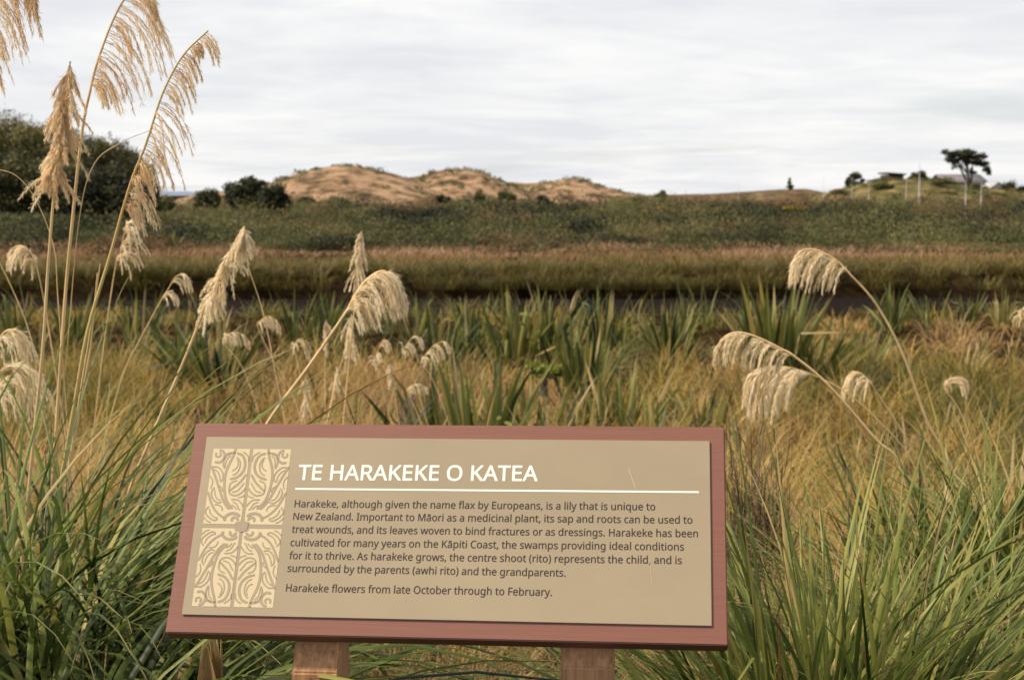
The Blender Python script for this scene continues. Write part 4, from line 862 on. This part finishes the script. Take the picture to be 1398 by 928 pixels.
toetoe('large cream plume nodding right over the middle of the sign\'s left half', [(330, 650), (366, 576), (420, 502), (470, 430)], [(480, 412), (493, 391), (508, 376), (524, 370), (535, 380), (538, 396)], 4.9, 66, 'nod', n=72, hair=1.3, r=.007)
toetoe('narrow upright cream plume behind the stem of the large nodding plume', [(478, 480), (485, 410), (487, 378)], [(488, 355), (492, 328), (494, 315)], 6.2, 32, 'tuft', n=36, r=.0045)
toetoe('cream comb like plume arching left on a long curved stem, upper right', [(1300, 640), (1266, 575), (1232, 482), (1196, 415), (1160, 374)], [(1147, 360), (1128, 347), (1108, 340), (1092, 344), (1082, 358)], 5.6, 52, 'nod', n=46, hair=1.6, r=.006)
toetoe('broad cream plume arching left just beyond the sign\'s upper right corner', [(1230, 640), (1196, 600), (1130, 525), (1085, 487)], [(1066, 476), (1040, 463), (1012, 454), (992, 458), (978, 474)], 5.0, 46, 'nod', n=46, hair=1.6, r=.0065)
toetoe('long hanging cream plume below the broad one at the sign\'s corner', [(1250, 640), (1200, 575), (1150, 532), (1110, 512)], [(1092, 505), (1070, 500), (1045, 501), (1024, 510)], 5.3, 74, 'nod', n=34, hair=1.7, r=.003)
toetoe('short drooping cream plume between the two long curved stems at right', [(1262, 650), (1240, 603), (1213, 560), (1192, 528)], [(1184, 517), (1172, 508), (1161, 510), (1154, 524)], 5.4, 40, 'nod', n=26, hair=1.5, r=.004)
toetoe('small cream plume behind the feathery leaning plume\'s stem', [(136, 520), (146, 440), (158, 362)], [(164, 345), (170, 318), (174, 305), (178, 318)], 6.4, 42, 'nod', n=26, r=.004)
toetoe('rounded cream plume nodding left beside the left picture edge', [(70, 470), (60, 410), (51, 368)], [(46, 352), (36, 338), (22, 336), (12, 348)], 6.0, 42, 'nod', n=28, hair=1.2, r=.004)
toetoe('bare pale stem below the rounded plume by the left edge', [(48, 480), (30, 425), (0, 360), (-20, 330)], [], 5.8, 0, r=.004)
toetoe('small pale plume nodding right above a slanting thin stem', [(165, 520), (192, 462), (220, 410)], [(230, 394), (240, 378), (252, 374), (260, 385)], 7.4, 28, 'nod', n=22, r=.004)
toetoe('slanting bare stem passing behind the cream brush shaped plume', [(392, 590), (378, 520), (360, 430), (338, 362)], [], 5.6, 0, r=.0045)
toetoe('low cream plume drooping right beside the slanting bare stem', [(352, 560), (330, 500), (307, 470)], [(308, 460), (318, 454), (332, 457), (342, 468)], 9.0, 20, 'nod', n=28, hair=1.0, r=.004)
toetoe('small fluffy plume above the low one beside the slanting stem', [(400, 540), (372, 490), (352, 446)], [(356, 438), (366, 432), (377, 437), (384, 448)], 9.2, 20, 'nod', n=28, hair=1.0, r=.004)
for lab, st, ra, Y, dr in [
        ('stubby buff plume left of the large nodding plume\'s stem', [(430, 590), (412, 520), (402, 478)], [(403, 468), (410, 463), (418, 472), (423, 484)], 9.4, 22),
        ('tiny upright white plume touching the large plume\'s stem', [(444, 560), (444, 470)], [(444, 455), (446, 436)], 10.0, 18),
        ('slim upright pale plume just above the sign left of the large stem', [(418, 600), (416, 560)], [(415, 540), (417, 514)], 8.2, 22),
        ('tiny pale tuft on a leaning stalk beneath the large nodding plume', [(446, 578), (456, 530)], [(459, 514), (460, 500)], 8.0, 16),
        ('narrow dull plume on the leaning stalk under the large nodding plume', [(446, 580), (462, 510), (474, 470)], [(476, 450), (480, 428)], 6.6, 40),
        ('buff plume beside the dark dead flower stalk', [(530, 560), (514, 500)], [(514, 486), (522, 466), (530, 470)], 10.5, 20),
        ('left one of two buff plumes nodding towards the big flax fan', [(590, 600), (566, 520), (550, 486)], [(552, 476), (564, 460), (574, 461), (578, 470)], 10.2, 18),
        ('right one of two buff plumes nodding towards the big flax fan', [(620, 600), (596, 530), (578, 496)], [(580, 486), (592, 472), (606, 466), (614, 472)], 9.8, 22),
        ('tiny white plume leaning on the dark dead flower stalk', [(545, 580), (536, 520)], [(533, 508), (533, 496)], 9.0, 14),
        ('half hidden pale plume low in the grass right of the dead stalk', [(590, 620), (568, 560), (556, 536)], [(560, 528), (572, 524), (584, 530)], 8.6, 14),
        ('faint pale plume deep in the grass on the right', [(1340, 640), (1310, 560), (1290, 532)], [(1294, 520), (1308, 514), (1322, 520)], 7.5, 30),
        ('pale plume cut off by the right picture edge', [(1420, 560), (1408, 480), (1396, 440)], [(1394, 428), (1398, 420), (1408, 424)], 9.0, 22)]:
    toetoe(lab, st, ra, Y, dr, 'nod' if len(ra) > 2 else 'tuft', n=26 if len(ra) > 2 else 20, hair=1.0, r=.0038)
toetoe('pale ragged plume at the left edge, upper of two', [(-6, 640), (-4, 560), (-6, 500)], [(-4, 470), (8, 452), (22, 452), (33, 470)], 4.6, 60, 'nod', n=26, r=.005)
toetoe('pale ragged plume at the left edge, lower of two', [(-16, 680), (-14, 620), (-12, 570)], [(-10, 540), (0, 508), (14, 500), (26, 520)], 4.4, 85, 'nod', n=26, r=.005)

# ------------------------------------------------------------------ big tussocks in the foreground
def tussock(label, px, py, Y, n, L, w, th, curl, tone, dead=.12, rad=.10, seg=12, mat=None, group='green tussocks around the sign', kink=.08, az0=None, azs=1.6, name='toetoe_tussock'):
    b = at(px, py, Y); gz = float(ground_z(b.x, Y)); base = Vector((b.x, Y, gz))
    root = empty(name, base, label, 'tussock', group)
    def mk(nm, k, m_, tone_, Ls, cs, ws):
        a = rng.random(k) * 6.28 if az0 is None else az0 + rng.normal(size=k) * azs
        rr = rad * np.sqrt(rng.random(k)); a2 = rng.random(k) * 6.28
        B = np.stack([base.x + rr * np.cos(a2), base.y + rr * np.sin(a2), np.full(k, gz - .03)], 1)
        kk = (np.where(rng.random(k) < kink, .35 + .5 * rng.random(k), 2.0), .6 + .9 * rng.random(k))
        V, F, T, A = blades(B, a, th[0] + (th[1] - th[0]) * rng.random(k) ** .8, (curl[0] + (curl[1] - curl[0]) * rng.random(k)) * cs, (L[0] + (L[1] - L[0]) * rng.random(k)) * Ls,
                            (w[0] + (w[1] - w[0]) * rng.random(k)) * ws, seg, np.clip(tone_ + .2 * rng.normal(size=k), 0, 1), 1.5, rng.normal(size=k) * .5, .35, kink=kk)
        c_ = (seg + 1) * 3                       # leaves that would lie across the sign's face are trimmed away
        yy = V[:, 1] * math.cos(PITCH) - (V[:, 2] - CAM_H) * math.sin(PITCH)
        qx = 699 + FPX * V[:, 0] / yy; qy = 464 - FPX * (V[:, 1] * math.sin(PITCH) + (V[:, 2] - CAM_H) * math.cos(PITCH)) / yy
        bad = ((qx > 232) & (qx < 1000) & (qy > 570) & (qy < 895) & (V[:, 1] < 2.8)).reshape(k, c_).any(1) | (V[:, 1] < 1.2).reshape(k, c_).any(1)
        rel = V - np.array(SC)                       # nor may a single leaf throw its shadow over the panel
        tpl = (rel @ np.array(SN)) / SUN_DIR.dot(SN); hit = rel - tpl[:, None] * np.array(SUN_DIR)
        hu, hv = hit @ np.array(SX), hit @ np.array(SY)
        bad |= ((tpl > 0) & (np.abs(hu) < .53) & (np.abs(hv) < .23)).reshape(k, c_).any(1)
        ok = ~bad; nk = int(ok.sum())
        V = V.reshape(k, c_, 3)[ok].reshape(-1, 3); T = T.reshape(k, c_)[ok].ravel(); A = A.reshape(k, c_)[ok].ravel(); F = F[:nk * seg * 2]
        mesh_obj(nm, V, F, m_, root, T, A)
    mk('leaves', int(n * 1.95), mat or M_green, tone, 1, 1, 1)
    if dead: mk('dead_leaves', int(n * dead), M_dry, .5, .85, 1.25, .7)
    return root

tussock('big arching green tussock filling the lower left corner', 40, 900, 2.75, 210, (1.15, 1.8), (.012, .021), (.05, .5), (1.5, 2.9), .55, rad=.14)
tussock('arching green tussock close to the sign\'s left edge', 165, 900, 3.0, 200, (1.0, 1.6), (.010, .018), (.05, .55), (1.5, 2.9), .57, rad=.14)
tussock('darker green tussock behind the arching ones on the left', 95, 900, 3.7, 240, (1.05, 1.65), (.009, .015), (.05, .5), (.9, 2.3), .42, rad=.2)
tussock('tussock with grey green leaves leaning in from the left picture edge', -40, 900, 3.4, 200, (1.2, 1.8), (.010, .018), (.05, .4), (.8, 2.0), .55, rad=.18)
tussock('loose tussock with thin arching leaves behind the sign\'s left corner', 235, 900, 4.0, 190, (.8, 1.25), (.005, .010), (.1, .7), (1.2, 2.5), .58, rad=.2, dead=.3)
tussock('upright bright green tussock fanning out beside the sign\'s lower right corner', 1135, 900, 3.15, 430, (.8, 1.32), (.010, .019), (.02, .8), (.15, 1.3), .63, rad=.15, kink=.04)
tussock('green tussock spraying right below the golden grass', 1062, 900, 3.55, 230, (.60, .95), (.007, .013), (.05, .8), (.2, 1.5), .62, rad=.15)
tussock('wide arching yellow green tussock in the lower right corner', 1330, 900, 3.5, 380, (.8, 1.3), (.005, .009), (.15, .95), (.6, 1.9), .76, rad=.22, dead=.4)
tussock('straw tipped arching tussock behind the lower right corner one', 1235, 900, 4.4, 330, (.8, 1.35), (.004, .008), (.1, .9), (.7, 2.1), .74, rad=.22, dead=.4)
tussock('tall broad leaved tussock against the right picture edge', 1395, 900, 4.6, 190, (.85, 1.3), (.010, .020), (.03, .5), (.3, 1.5), .66, rad=.2)
tussock('low tussock with fine leaves below the right half of the sign', 900, 900, 3.4, 170, (.45, .75), (.004, .008), (.1, .9), (.8, 2.2), .62, rad=.2, dead=.5)
tussock('low tangled tussock below the left half of the sign', 330, 900, 3.3, 160, (.5, .85), (.005, .010), (.1, .9), (.8, 2.2), .52, rad=.2, dead=.5)
tussock('half dead low tussock between the sign\'s two posts', 620, 900, 3.6, 150, (.45, .8), (.004, .008), (.1, 1.0), (.9, 2.3), .70, rad=.25, dead=1.0)

# tan dry leaf sheath standing under the sign's left end
b = at(290, 928, 2.95); root = empty('dry_leaf_sheath', (b.x, 2.95, b.z - .12), 'pointed tan dry leaf sheath under the sign\'s lower left corner', 'dead leaf')
k = 9
V, F, T, A = blades(np.tile((b.x, 2.95, b.z - .12), (k, 1)) + rng.normal(size=(k, 3)) * .006, -1.57 + rng.normal(size=k) * 1.4, .04 + .12 * rng.random(k), -.05 + .1 * rng.random(k),   .21 + .02 * rng.random(k), .05 + .02 * rng.random(k), 8, .82 + .15 * rng.normal(size=k), fold=.5, taper=1.4)
mesh_obj('sheath', V, F, M_dry, root, T, A)

# ------------------------------------------------------------------ harakeke (flax) fans over the marsh
def flax(label, px, pbase, hpx, Y, n=None, tone=.5, name='flax_clump', spread=.55, wpx=None, mat=None, cat='flax', group='flax clumps in the marsh'):
    b = at(px, pbase, Y); gz = float(ground_z(b.x, Y)); base = Vector((b.x, Y, gz))
    top = at(px, pbase - hpx, Y).z; H = max(.25, top - gz)
    n = n or 36
    root = empty(name, base, label, cat, group)
    k = n; a = rng.random(k) * 6.28; rr = .16 * H * np.sqrt(rng.random(k))
    wd = wpx * Y / FPX if wpx else .040 * H + .012
    kk = (np.where(rng.random(k) < .14, .55 + .35 * rng.random(k), 2.0), .9 + .9 * rng.random(k))
    V, F, T, A = blades(np.stack([b.x + rr * np.cos(a), Y + rr * np.sin(a), np.full(k, gz - .03)], 1), a + rng.normal(size=k) * .5, .03 + spread * rng.random(k), .1 + .5 * rng.random(k) ** 2,
                        H * (.65 + .45 * rng.random(k)), wd * (.7 + .6 * rng.random(k)), 7, np.clip(tone + .22 * rng.normal(size=k), 0, 1), 1.6, rng.normal(size=k) * .8, .3, taper=3, kink=kk)
    mesh_obj('leaves', V, F, mat or M_flax, root, T, A)
    return root
FL = [
    (598, 478, 62, 20, .45, 'flax clump left of the centre before the dark channel'),
    (648, 462, 54, 23, .45, 'spiky flax clump just left of the tallest central one'),
    (700, 478, 86, 20, .5, 'tallest central flax clump with bent pale leaf tips'),
    (742, 474, 72, 21, .4, 'dark flax clump right of the tallest central one'),
    (824, 452, 62, 24, .5, 'slender upright flax clump rising before the dark channel, right of centre'),
    (797, 500, 66, 17, .6, 'yellow green flax clump below the slender upright one'),
    (912, 470, 70, 21, .42, 'small isolated flax fan with one leaf leaning left'),
    (1062, 478, 84, 19, .48, 'wide flax clump behind the broad arching plume'),
    (1030, 440, 44, 26, .5, 'flax clump at the water\'s edge left of the comb like plume'),
    (1108, 482, 52, 19, .55, 'lower green flax clump between the two arching plumes'),
    (1216, 428, 44, 27, .5, 'pair of tall flax leaves at the channel right of the comb like plume'),
    (1268, 432, 40, 28, .55, 'short flax row piece at the channel, right of the long stem'),
    (1322, 430, 38, 29, .5, 'small flax at the channel near the right edge'),
    (1368, 432, 44, 28, .6, 'yellowish flax at the channel by the right edge'),
    (566, 446, 50, 25, .5, 'flax leaves at the channel right of the large nodding plume'),
    (446, 440, 44, 27, .5, 'flax leaves at the channel left of the large nodding plume'),
    (402, 448, 66, 24, .55, 'leaning flax leaves right of the cream brush plume'),
    (290, 496, 90, 18, .4, 'dark flax clump behind the stem of the cream brush plume'),
    (246, 486, 74, 19, .45, 'flax clump behind the small pale nodding plume'),
    (100, 452, 60, 24, .5, 'flax leaves at the channel behind the tall stalks'),
    (190, 446, 50, 25, .5, 'flax leaves at the channel right of the tall stalks'),
    (20, 440, 52, 25, .5, 'flax leaves at the channel by the left edge'),
    (655, 592, 118, 11.5, .45, 'broad dark green flax fan rising just behind the sign\'s top edge'),
    (604, 590, 84, 12.5, .58, 'lighter flax clump left of the broad dark fan'),
    (725, 576, 80, 13, .66, 'bright yellow green flax clump above the middle of the sign'),
    (838, 572, 92, 13.5, .62, 'grey green flax clump in the golden grass right of the bright one'),
    (896, 590, 64, 12, .62, 'low olive flax clump near the sign\'s top right part'),
    (780, 596, 62, 11, .72, 'yellowing flax tuft at the sign\'s top edge right of the middle'),
    (960, 560, 50, 14, .6, 'olive flax tuft left of the broad arching plume'),
    (1180, 470, 40, 21, .6, 'faint flax tuft behind the long curved stem'),
    (540, 352, 26, 62, .55, 'distant flax clump before the scrub left of the middle'),
    (1130, 338, 28, 68, .5, 'distant flax clump above the comb like plume'),
    (1262, 344, 22, 66, .5, 'distant flax clump right of the comb like plume'),
    (235, 346, 30, 62, .45, 'distant flax clump behind the small plume at left'),
    (1225, 342, 26, 66, .75, 'distant yellowish flax clump right of the comb like plume'),
    (1306, 660, 92, 4.9, .34, 'dark broad leaved flax clump in the grass near the right edge'),
]
for px, pb, h, Y, tn, lab in FL:
    flax(lab, px, pb, h * (.92 + .3 * rng.random()), Y, n=int((44 if Y < 22 else 26) * (.7 + .9 * rng.random())), tone=tn + .09 + .07 * rng.normal(), spread=.35 + .55 * rng.random())
flax('fan of pale dead leaves in the middle of the marsh', 775, 452, 42, 22, 22, .95, 'dead_flax', .35)

# brown dead things among the grass
def bristle(name, label, cat, px, pb, hpx, Y, n, w, th, mat, tone):
    b = at(px, pb, Y); gz = float(ground_z(b.x, Y)); H = at(px, pb - hpx, Y).z - gz
    root = empty(name, (b.x, Y, gz), label, cat)
    a = rng.random(n) * 6.28; rr = H * .12 * rng.random(n)
    V, F, T, A = blades(np.stack([b.x + rr * np.cos(a), Y + rr * np.sin(a), np.full(n, gz - .02)], 1), a, th * rng.random(n), .3 + rng.random(n), H * (.6 + .5 * rng.random(n)), w * (.6 + .8 * rng.random(n)), 6, np.clip(tone + .12 * rng.normal(size=n), 0, 1))
    mesh_obj('twigs', V, F, mat, root, T, A)
M_dead = plant_mat('dead brown stalk', [(0, (.022, .014, .012)), (.5, (.058, .034, .026)), (1, (.13, .08, .055))], trans=.05)
bristle('dead_flower_stalk', 'dark brown dead flower stalk above the sign\'s left half', 'dead plant', 524, 580, 92, 9.2, 16, .022, .08, M_dead, .3)
M_deadb = plant_mat('dead brown twig', [(0, (.055, .036, .023)), (.5, (.13, .082, .050)), (1, (.28, .19, .11))], trans=.15)
cb = at(1022, 690, 4.75); gz = float(ground_z(cb.x, 4.75)); root = empty('dead_bush', (cb.x, 4.75, gz), 'dark brown dead bush beside the sign\'s upper right corner', 'bush')
n = 800; q = rng.normal(size=(n, 3)); q /= np.linalg.norm(q, axis=1)[:, None]; q *= rng.random(n)[:, None] ** .5
V, F, T, A = blades(np.array(cb) + q * (.13, .13, .24) + np.array([(0, 0, 0), (.05, .04, -.10), (-.04, .02, -.16), (.09, 0, -.2)])[rng.integers(0, 4, n)], rng.random(n) * 6.28, .1 + 1.3 * rng.random(n), rng.normal(size=n) * 1.3, .07 + .16 * rng.random(n), .0025 + .002 * rng.random(n), 6, np.clip(.45 + .25 * rng.normal(size=n), 0, 1))
o = Bag(); o.add(V, F, T, A)
k = 40; a_ = rng.random(k) * 6.28
o.add(*blades(np.stack([cb.x + .03 * np.cos(a_), 4.75 + .03 * np.sin(a_), np.full(k, gz - .02)], 1), a_, .10 * rng.random(k), .15 * rng.random(k), (cb.z - gz) * (.9 + .25 * rng.random(k)), .005, 6, .4 + .1 * rng.normal(size=k)))
o.build('twigs', M_deadb, root)
make_tree('spurge_bush', 'yellow green flowering bush behind the central flax', 742, 540, 14, [(742, 505, 20, 12), (728, 500, 9, 8), (757, 506, 11, 9)], plant_mat('spurge leaf', [(0, (.07, .10, .02)), (.5, (.17, .20, .03)), (1, (.34, .34, .05))], trans=.25), None, 'bush', tone=.55, cnt=60, leaf=.022, limbs=False)
